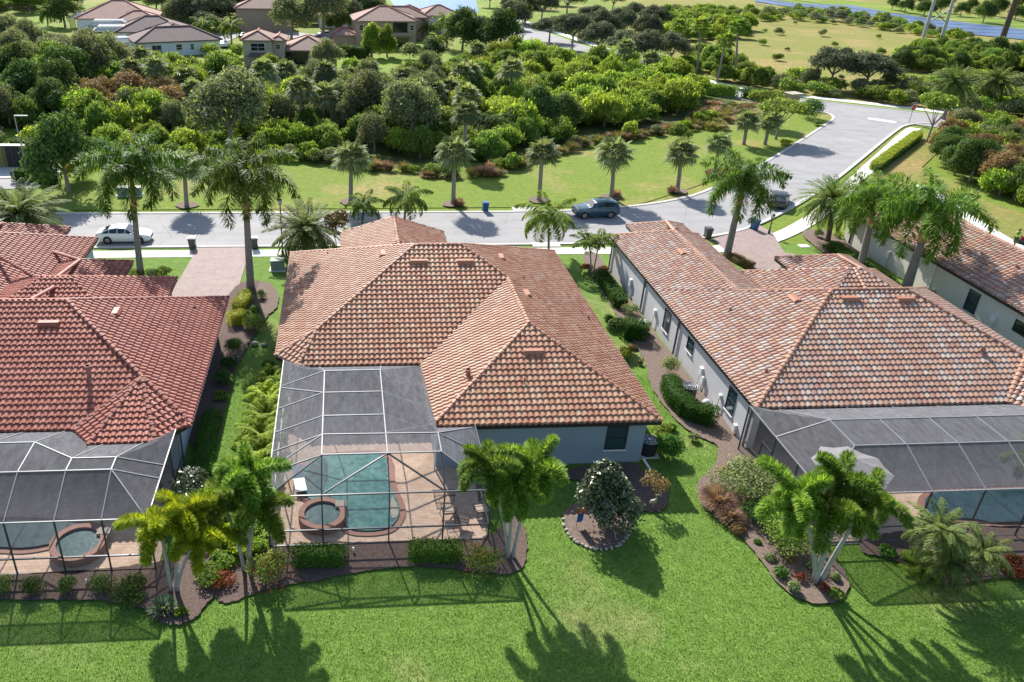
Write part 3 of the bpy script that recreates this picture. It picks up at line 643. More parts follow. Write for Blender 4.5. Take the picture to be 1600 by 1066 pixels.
for (y, z, w, h) in [(57.5, 1.25, .3, .6), (51.9, 1.3, .3, .45), (43.2, 1.3, .35, .5), (42.7, .9, .25, .5), (37.8, .5, .25, .5), (40.2, 1.2, .2, .3)]:
    MB().box(22.93, 23.1, y-w/2, y+w/2, z-h/2, z+h/2).tube([(22.98, y, z-h/2), (22.98, y, 0)], .03, 8).build('meter_box', 'trim_white', hr)
for (x, y) in [(1327, 469), (1414, 470)]: roof_vent(x, y, RB, 'tile_orange', hr)
roof_vent(1066, 396, RB, 'tile_orange', hr, .9); roof_vent(1241, 469, RB, 'tile_orange', hr, .9)
for (x, y, r, h) in [(1534, 552, .12, .35), (1196, 584, .07, .3), (1141, 487, .1, .2), (1468, 458, .08, .3)]: vent_pipe(x, y, RB, 'coping', hr, r, h)

# farthest east house --------------------------------------------------------------
FA = rect(48.25, 57.1, 30, 70.4); FB_ = [FA]
hf = thing('house', 'house with mottled tiles and long cream wall behind the two royal palms', 'house')
tile_roof('roof', FB_, 'tile_mixed', hf, seed=33)
caps('ridge_cap', FB_, [[(52.67, 34.5), (52.67, 65.95)], [(52.67, 65.95), (48.3, 70.3)], [(52.67, 65.95), (57.05, 70.3)]], 'tile_mixed', hf)
outF = [(48.25, 30), (57.1, 30), (57.1, 70.4), (48.25, 70.4)]; fascia(outF, hf); soffit(outF, hf)
wall_ring([(48.6, 30.4), (56.7, 30.4), (56.7, 69.8), (48.6, 69.8)], -.05, 2.79, 'wall_cream', hf)
window(hf, 'x', 48.6, 51.9, 53.1, .7, 2.4, -1, glass='glass_teal'); window(hf, 'x', 48.6, 46.9, 48.2, 1.3, 2.2, -1, sill=False, glass='glass_dark')
downspout(hf, 48.55, 68.8); downspout(hf, 48.55, 57.2, mat='trim_white')
for y in (63, 50): MB().box(48.4, 48.6, y-.2, y+.2, 1.0, 1.6).tube([(48.5, y, 1), (48.5, y, 0)], .03, 8).build('meter_box', 'trim_white', hf)
vent_pipe(1588, 420, FB_, 'coping', hf, .12, .25)

# ------------------------------------------------------------------ pool cages
def cage(label, quads_r, quads_w, beams_l, beams_p, group=None, bw=.09):
    bw = .068
    t = thing('pool_cage', label, 'pool cage')
    mb = MB()
    for q in quads_r: mb.add(q, [tuple(range(len(q)))])
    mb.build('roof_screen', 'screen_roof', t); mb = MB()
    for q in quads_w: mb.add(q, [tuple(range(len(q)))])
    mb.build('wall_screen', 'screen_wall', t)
    f = MB()
    for a, b in beams_l: f.bar(a, b, bw*.8, bw)
    f.build('roof_frame', 'beam', t); f = MB()
    for a, b in beams_p: f.bar(a, b, bw, bw)
    f.build('post_frame', 'post', t); return t
ZB, ZT = 3.1, 4.1
def deck(label, poly, z=.06):
    o = MB().prism(ccw(poly), -.03, z).build('pool_deck', 'deck_paver'); o['kind'] = 'structure'; return o
def backslope(x0, x1, y0, y1, z0, z1): return [(x0, y0, z0), (x1, y0, z0), (x1, y1, z1), (x0, y1, z1)]
# centre cage
FY = 29.5; TY = 31.3; BY = 39.3; XL, X1, X2, X3, XR = -3.85, -1.3, 1.87, 4.5, 6.75
rq = [[(X1, TY, ZT), (X2, TY, ZT), (X2, BY, ZT), (X1, BY, ZT)],
      [(X2, TY, ZT), (X3, TY, ZT), (X3, 32.9, ZT), (X2, 32.9, ZT)],
      [(X2, 32.9, ZT), (X3, 32.9, ZT), (4.45, 34.95, 3.0), (4.45, 41.6, 3.0), (X2, BY, ZT)],
      [(X1, BY, ZT), (X2, BY, ZT), (X2+.15, 41.65, 3.0), (X1-.4, 41.65, 3.0)], [(X2, BY, ZT), (4.45, 41.6, 3.0), (X2+.15, 41.65, 3.0)],
      [(XL, FY, ZB), (X1, TY, ZT), (X1, BY, ZT), (XL, 42.4, ZB)], [(XL, 42.4, ZB), (X1, BY, ZT), (X1-.4, 41.65, 3.0), (-3, 41.65, 3.0)],
      [(XR, FY, ZB), (XR, 34.95, 3.0), (X3, 32.9, ZT), (X3, TY, ZT)], [(X3, 32.9, ZT), (XR, 34.95, 3.0), (4.5, 34.95, 3.0)]]
cwq = [[(XL, FY, ZB), (XR, FY, ZB), (X3, TY, ZT), (X1, TY, ZT)],
       [(XL, FY, .05), (XR, FY, .05), (XR, FY, ZB), (XL, FY, ZB)], [(XL, FY, .05), (XL, 43.3, .05), (XL, 43.3, ZB), (XL, FY, ZB)],
       [(XR, FY, .05), (XR, 35.35, .05), (XR, 35.35, 3.0), (XR, FY, ZB)]]
ys = [TY, G(502, 679, ZT)[1], G(505, 650, ZT)[1], G(505, 613.7, ZT)[1], BY]
bl = [((X1, TY, ZT), (X1, BY, ZT)), ((X2, TY, ZT), (X2, BY, ZT)), ((X1, TY, ZT), (X3, TY, ZT)), ((X3, TY, ZT), (X3, 32.9, ZT)), ((X1, ys[1], ZT), (X3, 32.9, ZT)),
      ((X1, BY, ZT), (X1-.4, 41.65, 3.0)), ((X2, BY, ZT), (X2+.15, 41.65, 3.0)), ((XL, FY, ZB), (XL, 42.4, ZB)), ((X3, TY, ZT), (XR, 29.6, ZB)), ((X3, 32.9, ZT), (XR, 32.3, ZB)), ((X3, 32.9, ZT), (6.7, 34.9, 3.0))]
bl += [((X1, y, ZT), (X2, y, ZT)) for y in ys[2:]]
bl += [((X2, y, ZT), (4.45, y-.1 if k else 35.2, 3.02)) for k, y in enumerate(ys[1:])]
bl += [((X1, y, ZT), (XL, y, ZB)) for y in ys] + [((X1, ys[1], ZT), (XL, ys[0]+.3, ZB)), ((X1, ys[3], ZT), (XL, ys[4]-.1, ZB))]
bp_ = [((XL, FY, ZB), (XR, FY, ZB)), ((XL, FY, 1.0), (XR, FY, 1.0)), ((XL, FY, .08), (XR, FY, .08)), ((X1, FY, ZB), (X1, TY, ZT)), ((X2, FY, ZB), (X2, TY, ZT)), ((X3, FY, ZB), (X3, TY, ZT)),
       ((X1, TY, ZT), (XL, FY, ZB)), ((X1, FY+.05, ZB), (X2, TY, ZT)), ((X2, TY, ZT), (X3, FY+.05, ZB)), ((XL, FY, 1.0), (XL, 43, 1.0)), ((XR, FY, 1.0), (XR, 35.3, 1.0)), ((XR, FY, ZB), (XR, 35, ZB))]
bp_ += [((x, FY, 0), (x, FY, ZB)) for x in (XL, X1, X2, X3, XR)] + [((XL, y, 0), (XL, y, ZB)) for y in ys[1:]+[42.4]] + [((XR, 32.3, 0), (XR, 32.3, ZB)), ((XR, 35.2, 0), (XR, 35.2, 3))]
cage('screened pool cage over the turquoise pool behind the orange roofed house', rq, cwq, bl, bp_, bw=.085)
deck('deck', [(XL-.1, FY-.1), (XR+.1, FY-.1), (XR+.1, 35.4), (4.8, 35.4), (4.8, 45.4), (-3.9, 45.4)])
# west cage
FY = 28.25; TY = 30.6; T2 = 31.55; XR = -9.0; XT = -11.0; col = [-13.05, -15.2, -17.3, -19.5, -21.7, -24]
rq = [[(XT, TY, ZT), (XT, T2, ZT), (-13.05, T2, ZT), (-15.2, 32.95, ZT), (-26, 32.95, ZT), (-26, TY, ZT)],
      [(XT, T2, ZT), (-9.85, 34.25, 3.0), (-13.1, 34.2, 3.0), (-13.05, T2, ZT)], [(-13.05, T2, ZT), (-13.15, 34.2, 3.0), (-14.3, 35.45, 3.0), (-15.2, 32.95, ZT)],
      [(-15.2, 32.95, ZT), (-14.3, 35.45, 3.0), (-26, 35.45, 3.0), (-26, 32.95, ZT)],
      [(XR, FY, ZB), (XR, 35.3, ZB), (-9.85, 34.25, 3.0), (XT, T2, ZT), (XT, TY, ZT)], [(XR, FY, ZB), (XT, TY, ZT), (-26, TY, ZT), (-26, FY, ZB)]]
wq = [[(XR, FY, .05), (-26, FY, .05), (-26, FY, ZB), (XR, FY, ZB)], [(XR, FY, .05), (XR, 36, .05), (XR, 36, ZB), (XR, FY, ZB)]]
bl = [((XT, TY, ZT), (-26, TY, ZT)), ((XT, TY, ZT), (XT, T2, ZT)), ((XT, T2, ZT), (-10.4, 34.3, 3.0)), ((XT, T2, ZT), (-13.05, T2, ZT)), ((-13.05, T2, ZT), (-15.2, 32.95, ZT)), ((-15.2, 32.95, ZT), (-26, 32.95, ZT)),
      ((XR, FY, ZB), (XR, 35.5, ZB)), ((XR, FY, ZB), (-26, FY, ZB)), ((XT, TY, ZT), (XR, TY+.5, ZB)), ((XT, T2, ZT), (XR, T2+.6, ZB)), ((XT, TY, ZT), (XR-.1, FY+.1, ZB)),
      ((XT, FY, ZB), (XT, TY, ZT)), ((-13.05, TY, ZT), (-13.05, T2, ZT)), ((-13.05, T2, ZT), (-12.4, 34.2, 3.0)), ((-13.05, FY, ZB), (-13.05, TY, ZT))]
for x in col[1:]: bl += [((x, FY, ZB), (x, TY, ZT)), ((x, TY, ZT), (x, 32.95, ZT)), ((x, 32.95, ZT), (x+.5, 35.45, 3.0))]
bpp = [((XR, FY, 1.0), (-26, FY, 1.0)), ((XR, FY, .08), (-26, FY, .08)), ((XR, FY, 1.0), (XR, 36, 1.0))]+[((x, FY, 0), (x, FY, ZB)) for x in [XR, XT]+col]+[((XR, y, 0), (XR, y, ZB)) for y in (31, 33.5, 36)]
cage('screened pool cage with a dark sloping screen, cut off by the left edge', rq, wq, bl, bpp, bw=.085)
deck('deck', [(XR+.1, FY-.1), (-48, FY-.1), (-48, 38.5), (-9.3, 38.5)])
# east cage
FY = 28.35; TY = 30.85; T2 = 33.15; XL = 22.6; XA = 25.3; cols = [28.05, 30.8, 33.5, 36.3, 39]
rq = [[(XA, TY, ZT), (41, TY, ZT), (41, T2, ZT), (XA, T2, ZT)], [(XA, T2, ZT), (41, T2, ZT), (41, 35.9, 3.0), (23.2, 35.9, 3.0)],
      [(XL, FY, ZB), (XL, 36.2, ZB), (23.2, 35.9, 3.0), (XA, T2, ZT), (XA, TY, ZT)], [(XL, FY, ZB), (41, FY, ZB), (41, TY, ZT), (XA, TY, ZT)]]
wq = [[(XL, FY, .05), (41, FY, .05), (41, FY, ZB), (XL, FY, ZB)], [(XL, FY, .05), (XL, 36.2, .05), (XL, 36.2, ZB), (XL, FY, ZB)]]
bl = [((XA, TY, ZT), (41, TY, ZT)), ((XA, T2, ZT), (41, T2, ZT)), ((XA, TY, ZT), (XA, T2, ZT)), ((XL, FY, ZB), (41, FY, ZB)), ((XL, FY, ZB), (XL, 36.2, ZB)), ((XA, TY, ZT), (XL+.05, FY+.05, ZB)), ((XA, T2, ZT), (XL, T2, ZB)), ((XA, T2, ZT), (24.2, 35.9, 3.0))]
for x in cols: bl += [((x, FY, ZB), (x, TY, ZT)), ((x, TY, ZT), (x, T2, ZT)), ((x, T2, ZT), (x+.1, 35.9, 3.0))]
bpp = [((XL, FY, 1.0), (41, FY, 1.0)), ((XL, FY, .08), (41, FY, .08)), ((XL, FY, 1.0), (XL, 36, 1.0))]+[((x, FY, 0), (x, FY, ZB)) for x in [XL, XA]+cols]+[((XL, y, 0), (XL, y, ZB)) for y in (30.8, 33.1, 36.2)]
bpp += [((XL, 33.1, 2.1), (XL, 34.2, 2.1)), ((XL, 34.2, 0), (XL, 34.2, 2.1))]
cage('screened pool cage with a grey umbrella inside, cut off by the right edge', rq, wq, bl, bpp, bw=.085)
deck('deck', [(XL-.1, FY-.1), (60, FY-.1), (60, 39.5), (23.1, 39.5)])

# ------------------------------------------------------------------ pools
def ring_poly(c, rx, ry, n=28): return [(c[0]+rx*math.cos(2*math.pi*i/n), c[1]+ry*math.sin(2*math.pi*i/n)) for i in range(n)]
def flatpoly(name, poly, z, mat, parent):
    o = sheet(name, poly, z, mat); del o['kind']; o.parent = parent; return o
def pool(label, poly, mat, cop='coping'):
    t = thing('swimming_pool', label, 'pool'); poly = ccw(poly); flatpoly('water', poly, .075, mat, t)
    ribbon('coping', poly, -.02, .32, .05, .11, cop, t, kind=None, closed=True); return t
def spa(t, c, r, h=.5, mat='spa_water', wmat='coping'):
    outer = ring_poly(c, r, r); ribbon('spa_wall', ccw(outer), .0, -.3, .06, h, wmat, t, kind=None, closed=True)
    flatpoly('spa_water', ring_poly(c, r-.28, r-.28), h-.12, mat, t)
    MB().box(c[0]+r*.55, c[0]+r*1.02, c[1]+r*.35, c[1]+r*.75, .3, h+.02).build('spillway', 'stone', t)
pc = smoothpoly(P2([(490, 716), (545, 711), (607, 709), (607, 758), (628, 797), (617, 821), (600, 830), (560, 832), (540, 826), (520, 790), (484, 784), (470, 768), (472, 745), (478, 730)], .075), 2)
tp = pool('turquoise pool with a raised round spa at its near left corner', pc, 'pool_water'); spa(tp, G(503.5, 801, .5)[:2], 1.2)
shelf = smoothpoly(P2([(492, 722), (510, 716), (514, 740), (508, 765), (490, 778), (476, 765), (477, 742)], .08), 2); flatpoly('shallow_shelf', shelf, .082, 'spa_water', tp)
step = smoothpoly(P2([(611, 772), (624, 797), (620, 812), (610, 812)], .08), 1); flatpoly('pool_step', step, .083, 'stone', tp)
pl = smoothpoly(P2([(-200, 815), (80, 815), (160, 826), (160, 838), (90, 850), (40, 860), (-10, 856), (-200, 862)], .075), 2)
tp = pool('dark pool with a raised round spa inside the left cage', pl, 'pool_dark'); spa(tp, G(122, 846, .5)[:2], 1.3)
pr = smoothpoly(P2([(1440, 775), (1500, 768), (1700, 762), (1800, 812), (1560, 822), (1520, 812), (1450, 812)], .075), 2)
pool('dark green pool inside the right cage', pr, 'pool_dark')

# ------------------------------------------------------------------ patio things
def umbrella_big(px, py, label):
    c = G(px, py, 2.55); t = thing('patio_umbrella', label, 'umbrella', (c[0], c[1], 0), R(20)); mb = MB(); n = 8; r = 2.0; V = [(0, 0, 3.0)]; Fc = []
    for i in range(n):
        a = 2*math.pi*i/n; V.append((r*math.cos(a), r*math.sin(a), 2.35)); b = a+math.pi/n; V.append((r*.9*math.cos(b), r*.9*math.sin(b), 2.28))
    for i in range(2*n): Fc.append((0, 1+i, 1+(i+1) % (2*n)))
    mb.add(V, Fc); mb.build('canopy', 'umbrella_cloth', t)
    f = MB()
    for i in range(n): a = 2*math.pi*i/n; f.bar((0, 0, 2.95), (r*math.cos(a), r*math.sin(a), 2.31), .03)
    f.build('ribs', 'post', t); MB().tube([(0, 0, .06), (0, 0, 3.08)], .035).build('pole', 'post', t); MB().cyl((0, 0), .35, .06, .16).build('base', 'metal_grey', t); t.scale = (1, 1, .84); return t
umbrella_big(1336, 716, 'large pale grey umbrella open inside the right pool cage')
def patio_chair(c, rz, label, group=None, cush=True):
    t = thing('patio_chair', label, 'chair', (c[0], c[1], .06), rz); w = .3; f = MB()
    for s in (-w, w):
        f.tube([(s, -.3, 0), (s, -.32, .45), (s, .3, .42), (s, .42, .95)], .018, 6); f.tube([(s, .3, .42), (s, .36, 0)], .018, 6); f.tube([(s, -.32, .62), (s, .3, .64)], .018, 6); f.tube([(s, -.32, .45), (s, -.32, .62)], .018, 6)
    f.tube([(-w, .42, .95), (w, .42, .95)], .018, 6); f.tube([(-w, -.32, .43), (w, -.32, .43)], .018, 6); f.build('frame', 'iron', t); b = MB()
    for i in range(7): x = -w+.06+i*.09; b.bar((x, .3, .44), (x, .42, .95), .014)
    b.build('backrest', 'iron', t); MB().box(-w+.03, w-.03, -.3, .3, .43, .51 if cush else .45).build('seat', 'cushion' if cush else 'iron', t); return t
c = G(700, 800, .4); patio_chair(c, R(95), 'black wrought iron patio chair with a tan seat on the paved deck, farthest of three')
c2 = G(688, 822, .3)
c = G(694, 772, .4); tb = thing('side_table', 'black slatted iron bench table between the patio chairs', 'table', (c[0], c[1], .06), 0)
mb = MB()
for i in range(12): mb.bar((-.55+i*.1, -.22, .42), (-.55+i*.1, .22, .42), .02)
mb.bar((-.6, -.24, .42), (.6, -.24, .42), .03).bar((-.6, .24, .42), (.6, .24, .42), .03); mb.build('table_top', 'iron', tb)
for sx in (-.5, .5):
    for sy in (-.2, .2): MB().bar((sx, sy, 0), (sx, sy, .42), .03).build('leg', 'iron', tb)
c = G(722, 818, .3); patio_chair(c, R(70), 'black wrought iron patio chair nearest the pool cage front', cush=False)
c = G(752, 800, .3); patio_chair(c, R(-80), 'black wrought iron patio chair in the shaded corner of the deck')
c = G(465, 752, .4); lo = thing('lounge_chair', 'white lounge chair beside the left rim of the turquoise pool', 'lounge chair', (c[0]+.1, c[1], .06), R(10))
MB().add([(-.3, -.8, .32), (.3, -.8, .32), (.3, .3, .32), (-.3, .3, .32), (-.3, .9, .75), (.3, .9, .75), (-.3, -.8, .26), (.3, -.8, .26), (.3, .3, .26), (-.3, .3, .26), (-.3, .9, .69), (.3, .9, .69)],
         [(0, 1, 2, 3), (3, 2, 5, 4), (7, 6, 9, 8), (8, 9, 10, 11), (0, 6, 7, 1), (4, 5, 11, 10), (0, 3, 9, 6), (3, 4, 10, 9), (1, 7, 8, 2), (2, 8, 11, 5)]).build('sling', 'trim_white', lo)
for sx in (-.27, .27):
    for sy in (-.7, .3): MB().bar((sx, sy, 0), (sx, sy, .27), .04).build('leg', 'trim_white', lo)

# ------------------------------------------------------------------ foliage builders
def leaf_quads(P, Nn, S, rng, aspect=.55, along=None):
    """leaf-sized diamonds at points P facing roughly Nn"""
    P = np.asarray(P); n = len(P); Nn = Nn+rng.normal(0, .55, (n, 3)); Nn /= np.linalg.norm(Nn, axis=1)[:, None]+1e-9
    t = rng.normal(0, 1, (n, 3)) if along is None else along+rng.normal(0, .35, (n, 3)); t -= (t*Nn).sum(1)[:, None]*Nn; t /= np.linalg.norm(t, axis=1)[:, None]+1e-9; b = np.cross(Nn, t)
    S = np.broadcast_to(np.asarray(S, float), (n,))[:, None]
    V = np.stack([P-t*S, P+b*S*aspect, P+t*S, P-b*S*aspect], 1).reshape(-1, 3); F = np.arange(4*n).reshape(n, 4); return V, F
def np_mesh(name, V, F, mat):
    me = bpy.data.meshes.new(name); nv, nf = len(V), len(F)
    me.vertices.add(nv); me.vertices.foreach_set('co', np.asarray(V, 'f').ravel()); me.loops.add(nf*4); me.loops.foreach_set('vertex_index', np.asarray(F, 'i').ravel())
    me.polygons.add(nf); me.polygons.foreach_set('loop_start', np.arange(0, nf*4, 4, dtype='i')); me.materials.append(M[mat]); me.update(calc_edges=True); me.validate(); return me
def crown_mesh(name, mat, seed, n=2600, r=1.0, h=.8, zc=.0, lobes=14, leaf=.085, lobe_r=.42, droop=0, up=.35, inner=.15, shag=.35, cone=0, low=.25, sprig=0):
    """leaves spread over uneven clumps in an ellipsoid of half width r and half height h around height zc"""
    rng = np.random.RandomState(seed); C = []
    for i in range(lobes):
        d = rng.normal(0, 1, 3); d /= np.linalg.norm(d); d[2] = abs(d[2])*(1+low-.25)-low; k = rng.uniform(.35, .72); C.append((d[0]*r*k, d[1]*r*k, d[2]*h*k, lobe_r*r*rng.uniform(.65, 1.15)))
    C = np.array(C); w = C[:, 3]**2; idx = rng.choice(lobes, n, p=w/w.sum()); d = rng.normal(0, 1, (n, 3)); d /= np.linalg.norm(d, axis=1)[:, None]
    flip = (d[:, 2] < -.2) & (rng.rand(n) < .6); d[flip, 2] *= -1
    rad = np.where(rng.rand(n) < inner, rng.uniform(.3, .85, n), rng.uniform(.78, 1.12, n)+rng.rand(n)**5*shag)
    P = C[idx, :3]+d*rad[:, None]*C[idx, 3][:, None]*np.array([1, 1, h/r if h < r else 1]); P[:, 2] += zc
    if cone: P[:, :2] *= np.clip(1.2-cone*P[:, 2]/(zc+h), .1, 1.2)[:, None]
    Nn = d+np.array([0, 0, up]); V, F = leaf_quads(P, Nn, leaf*rng.uniform(.6, 1.3, n), rng, .55 if not sprig else .3, d+np.array([0, 0, .7]) if sprig else None); return np_mesh(name, V, F, mat)
def limbs_mesh(name, mat, seed, H, r, base_r, zc, nl=6):
    rng = random.Random(seed); mb = MB(); lean = rng.uniform(-.1, .1)*H
    mb.tube([(0, 0, -.1), (lean*.4, 0, H*.25), (lean, .05, H*.5)], [base_r*1.15, base_r*.85, base_r*.7], 7)
    for i in range(nl):
        a = 2*math.pi*(i+rng.random()*.6)/nl; k = rng.uniform(.5, .8)
        mb.tube([(lean*.8, 0, H*.38), (lean+math.cos(a)*r*k*.45, math.sin(a)*r*k*.45, H*.62), (lean+math.cos(a)*r*k, math.sin(a)*r*k, zc+rng.uniform(-.1, .3)*r)], [base_r*.55, base_r*.35, base_r*.12], 5)
    me = bpy.data.meshes.new(name); me.from_pydata([tuple(v) for v in mb.v], [], mb.f); me.materials.append(M[mat]); me.update(); return me
def me_obj(name, me, parent): return link(bpy.data.objects.new(name, me), parent)
PROTO = {}
def tree_meshes(kind):
    if kind in PROTO: return PROTO[kind]
    spec = dict(
        thick=dict(mat='leaf_bright', H=3.4, r=3.3, h=2.5, zc=1.7, n=8500, leaf=.25, lobes=44, lobe_r=.24, v=3, shag=.6, sprig=1, low=.5),
        mid=dict(mat='leaf_mid', H=3.9, r=3.2, h=2.8, zc=2.1, n=8500, leaf=.22, lobes=40, lobe_r=.25, v=3, shag=.55, sprig=1, low=.5),
        grey=dict(mat='leaf_grey', H=5.0, r=3.5, h=3.3, zc=3.1, n=12000, leaf=.12, lobes=52, lobe_r=.23, v=3, shag=.4, low=.5),
        dark=dict(mat='leaf_dark', H=4.6, r=3.3, h=3.0, zc=2.8, n=9500, leaf=.14, lobes=44, lobe_r=.25, v=2, shag=.4, low=.6),
        oak=dict(mat='leaf_oak', H=7.0, r=5.8, h=4.4, zc=4.8, n=17000, leaf=.17, lobes=70, lobe_r=.2, v=3, shag=.3),
        rust=dict(mat='leaf_rust', H=3.8, r=3.2, h=2.6, zc=2.4, n=8500, leaf=.13, lobes=40, lobe_r=.25, v=2, shag=.4),
        yellow=dict(mat='leaf_yellow', H=2.8, r=2.7, h=1.9, zc=1.6, n=7000, leaf=.12, lobes=22, lobe_r=.34, v=1),
        tabletop=dict(mat='leaf_mid', H=3.6, r=2.9, h=1.1, zc=3.2, n=4200, leaf=.14, lobes=20, lobe_r=.3, v=2),
        low=dict(mat='leaf_mid', H=1.4, r=1.5, h=1.0, zc=.75, n=2200, leaf=.11, lobes=12, lobe_r=.42, v=3),
        lowgrey=dict(mat='leaf_grey', H=1.4, r=1.5, h=1.0, zc=.75, n=2200, leaf=.10, lobes=12, lobe_r=.42, v=2),
        lowbright=dict(mat='leaf_bright', H=1.4, r=1.5, h=1.0, zc=.75, n=2200, leaf=.12, lobes=12, lobe_r=.42, v=2),
        bamboo=dict(mat='leaf_bright', H=5, r=1.9, h=4.0, zc=3.4, n=12000, leaf=.2, lobes=50, lobe_r=.3, v=1, low=.95, sprig=1, shag=.6))[kind]
    out = []
    for i in range(spec['v']):
        sd = sum(map(ord, kind))*7+i
        out.append((crown_mesh(kind+'_crown', spec['mat'], sd, spec['n'], spec['r'], spec['h'], spec['zc'], spec['lobes'], spec['leaf'], spec['lobe_r'], shag=spec.get('shag', .35), low=spec.get('low', .25), sprig=spec.get('sprig', 0)),
                    limbs_mesh(kind+'_trunk', 'trunk_grey', sd, spec['H'], spec['r'], .035*spec['H'] if spec['H'] > 2 else .04, spec['zc'])))
    PROTO[kind] = out; return out
rnd = random.Random(77)
def tree(kind, loc, s, name, label, cat, group=None, rz=None, trunk=True, sz=None):
    ms = tree_meshes(kind); c, t = ms[rnd.randrange(len(ms))]
    o = thing(name, label, cat, (loc[0], loc[1], 0), rnd.uniform(0, 6.28) if rz is None else rz, group, (s*rnd.uniform(.85, 1.15), s*rnd.uniform(.85, 1.15), sz or s*rnd.uniform(.8, 1.3)))
    me_obj('crown', c, o)
    if trunk: me_obj('trunk', t, o)
    return o

# palms -------------------------------------------------------------------------
def frond_arr(L, e0, droop, nl, ll, lw, rng, plume=0, hang=.5, az=0.0, zoff=0.0, roff=.05, fwd=.5, stiff=0.0):
    V = []; F = []; pts = []; x, z = roff, 0.0; ns = 12
    for i in range(ns+1):
        t = i/ns; a = e0-droop*t**1.25; pts.append((x, z, a)); x += L/ns*math.cos(a); z += L/ns*math.sin(a)
    ca, sa = math.cos(az), math.sin(az)
    def put(p): return (p[0]*ca-p[1]*sa, p[0]*sa+p[1]*ca, p[2]+zoff)
    for i in range(ns):                                     # rachis
        w0 = .045*(1-i/ns)+.008; w1 = .045*(1-(i+1)/ns)+.008; (x0, z0, _), (x1, z1, _) = pts[i], pts[i+1]; n = len(V)
        V += [put((x0, -w0, z0)), put((x1, -w1, z1)), put((x1, w1, z1)), put((x0, w0, z0))]; F.append((n, n+1, n+2, n+3))
    for i in range(nl):
        t = .1+.9*(i+rng.random()*.5)/nl; k = min(int(t*ns), ns-1); fr = t*ns-k; (x0, z0, a0), (x1, z1, a1) = pts[k], pts[k+1]; px = x0+(x1-x0)*fr; pz = z0+(z1-z0)*fr; a = a0
        l = ll*(math.sin(math.pi*min(1, .18+t*.82))**.6*(.75 if plume < 4 else .45)+(.25 if plume < 4 else .55))*rng.uniform(.85, 1.1)
        for s in (-1, 1):
            rolls = [rng.uniform(-.15, .15)-hang*.6] if not plume else [rng.uniform(-1.2, 1.45) for _ in range(plume)]
            for ro in rolls:
                f = fwd+rng.uniform(-.12, .12); cy = math.cos(ro)*math.cos(f); cz = math.sin(ro)*math.cos(f); cx = math.sin(f)
                d = Vector((cx*math.cos(a)-cz*math.sin(a), s*cy, cx*math.sin(a)+cz*math.cos(a))).normalized(); tip = Vector((px, 0, pz))+d*l; tip.z -= hang*l*.45*rng.uniform(.7, 1.3)
                mid = Vector((px, 0, pz))+d*l*.5; mid.z -= hang*l*.06; wd = d.cross(Vector((0, 0, 1))).normalized()*lw*.5 if abs(d.z) < .98 else Vector((lw*.5, 0, 0)); n = len(V)
                V += [put((px, 0, pz)), put(mid+wd), put(tip), put(mid-wd)]; F.append((n, n+1, n+2, n+3))
    return V, F
def feather_crown(name, mat, seed, nf, L, e_lo, e_hi, droop, nl, ll, lw, plume=0, hang=.5, fwd=.5, dead=0):
    rng = random.Random(seed); V = []; F = []
    for i in range(nf):
        az = i*2.39996+rng.uniform(-.2, .2); t = (i+.5)/nf; e = e_hi+(e_lo-e_hi)*t**.8+rng.uniform(-.08, .08)
        v, f = frond_arr(L*rng.uniform(.88, 1.06)*(1-.25*(t < .15)), e, droop*(.65+.6*t)*rng.uniform(.85, 1.15), nl, ll, lw, rng, plume, hang, az, 0, .06, fwd)
        o = len(V); V += v; F += [tuple(q+o for q in ff) for ff in f]
    return np_mesh(name, V, F, mat)
def fan_crown(name, mat, seed, nf, pet, R0, nseg=16):
    rng = random.Random(seed); V = []; F = []
    for i in range(nf):
        az = i*2.39996; t = (i+.5)/nf; e = 1.45-2.1*t+rng.uniform(-.12, .12); p = pet*rng.uniform(.8, 1.15); rr = R0*rng.uniform(.85, 1.1)
        d = Vector((math.cos(az)*math.cos(e), math.sin(az)*math.cos(e), math.sin(e))); s = Vector((-math.sin(az), math.cos(az), 0)); u = s.cross(d)*-1
        c = d*p; n = len(V); V += [tuple(s*.02), tuple(c+s*.02), tuple(c-s*.02), tuple(-s*.02)]; F.append((n, n+1, n+2, n+3))
        for k in range(nseg):
            a = (k/(nseg-1)-.5)*4.3; dd = (d*math.cos(a)+s*math.sin(a)); l = rr*(.72+.28*math.cos(a*.5))*rng.uniform(.9, 1.08); tip = c+dd*l; tip.z -= .38*l*rng.uniform(.6, 1.4); m1 = c+dd*l*.55; m1.z -= .06*l
            wv = (s*math.cos(a)-d*math.sin(a))*rr*.085+u*rng.uniform(-.02, .04); n = len(V); V += [tuple(c), tuple(m1+wv), tuple(tip), tuple(m1-wv)]; F.append((n, n+1, n+2, n+3))
    return np_mesh(name, V, F, mat)
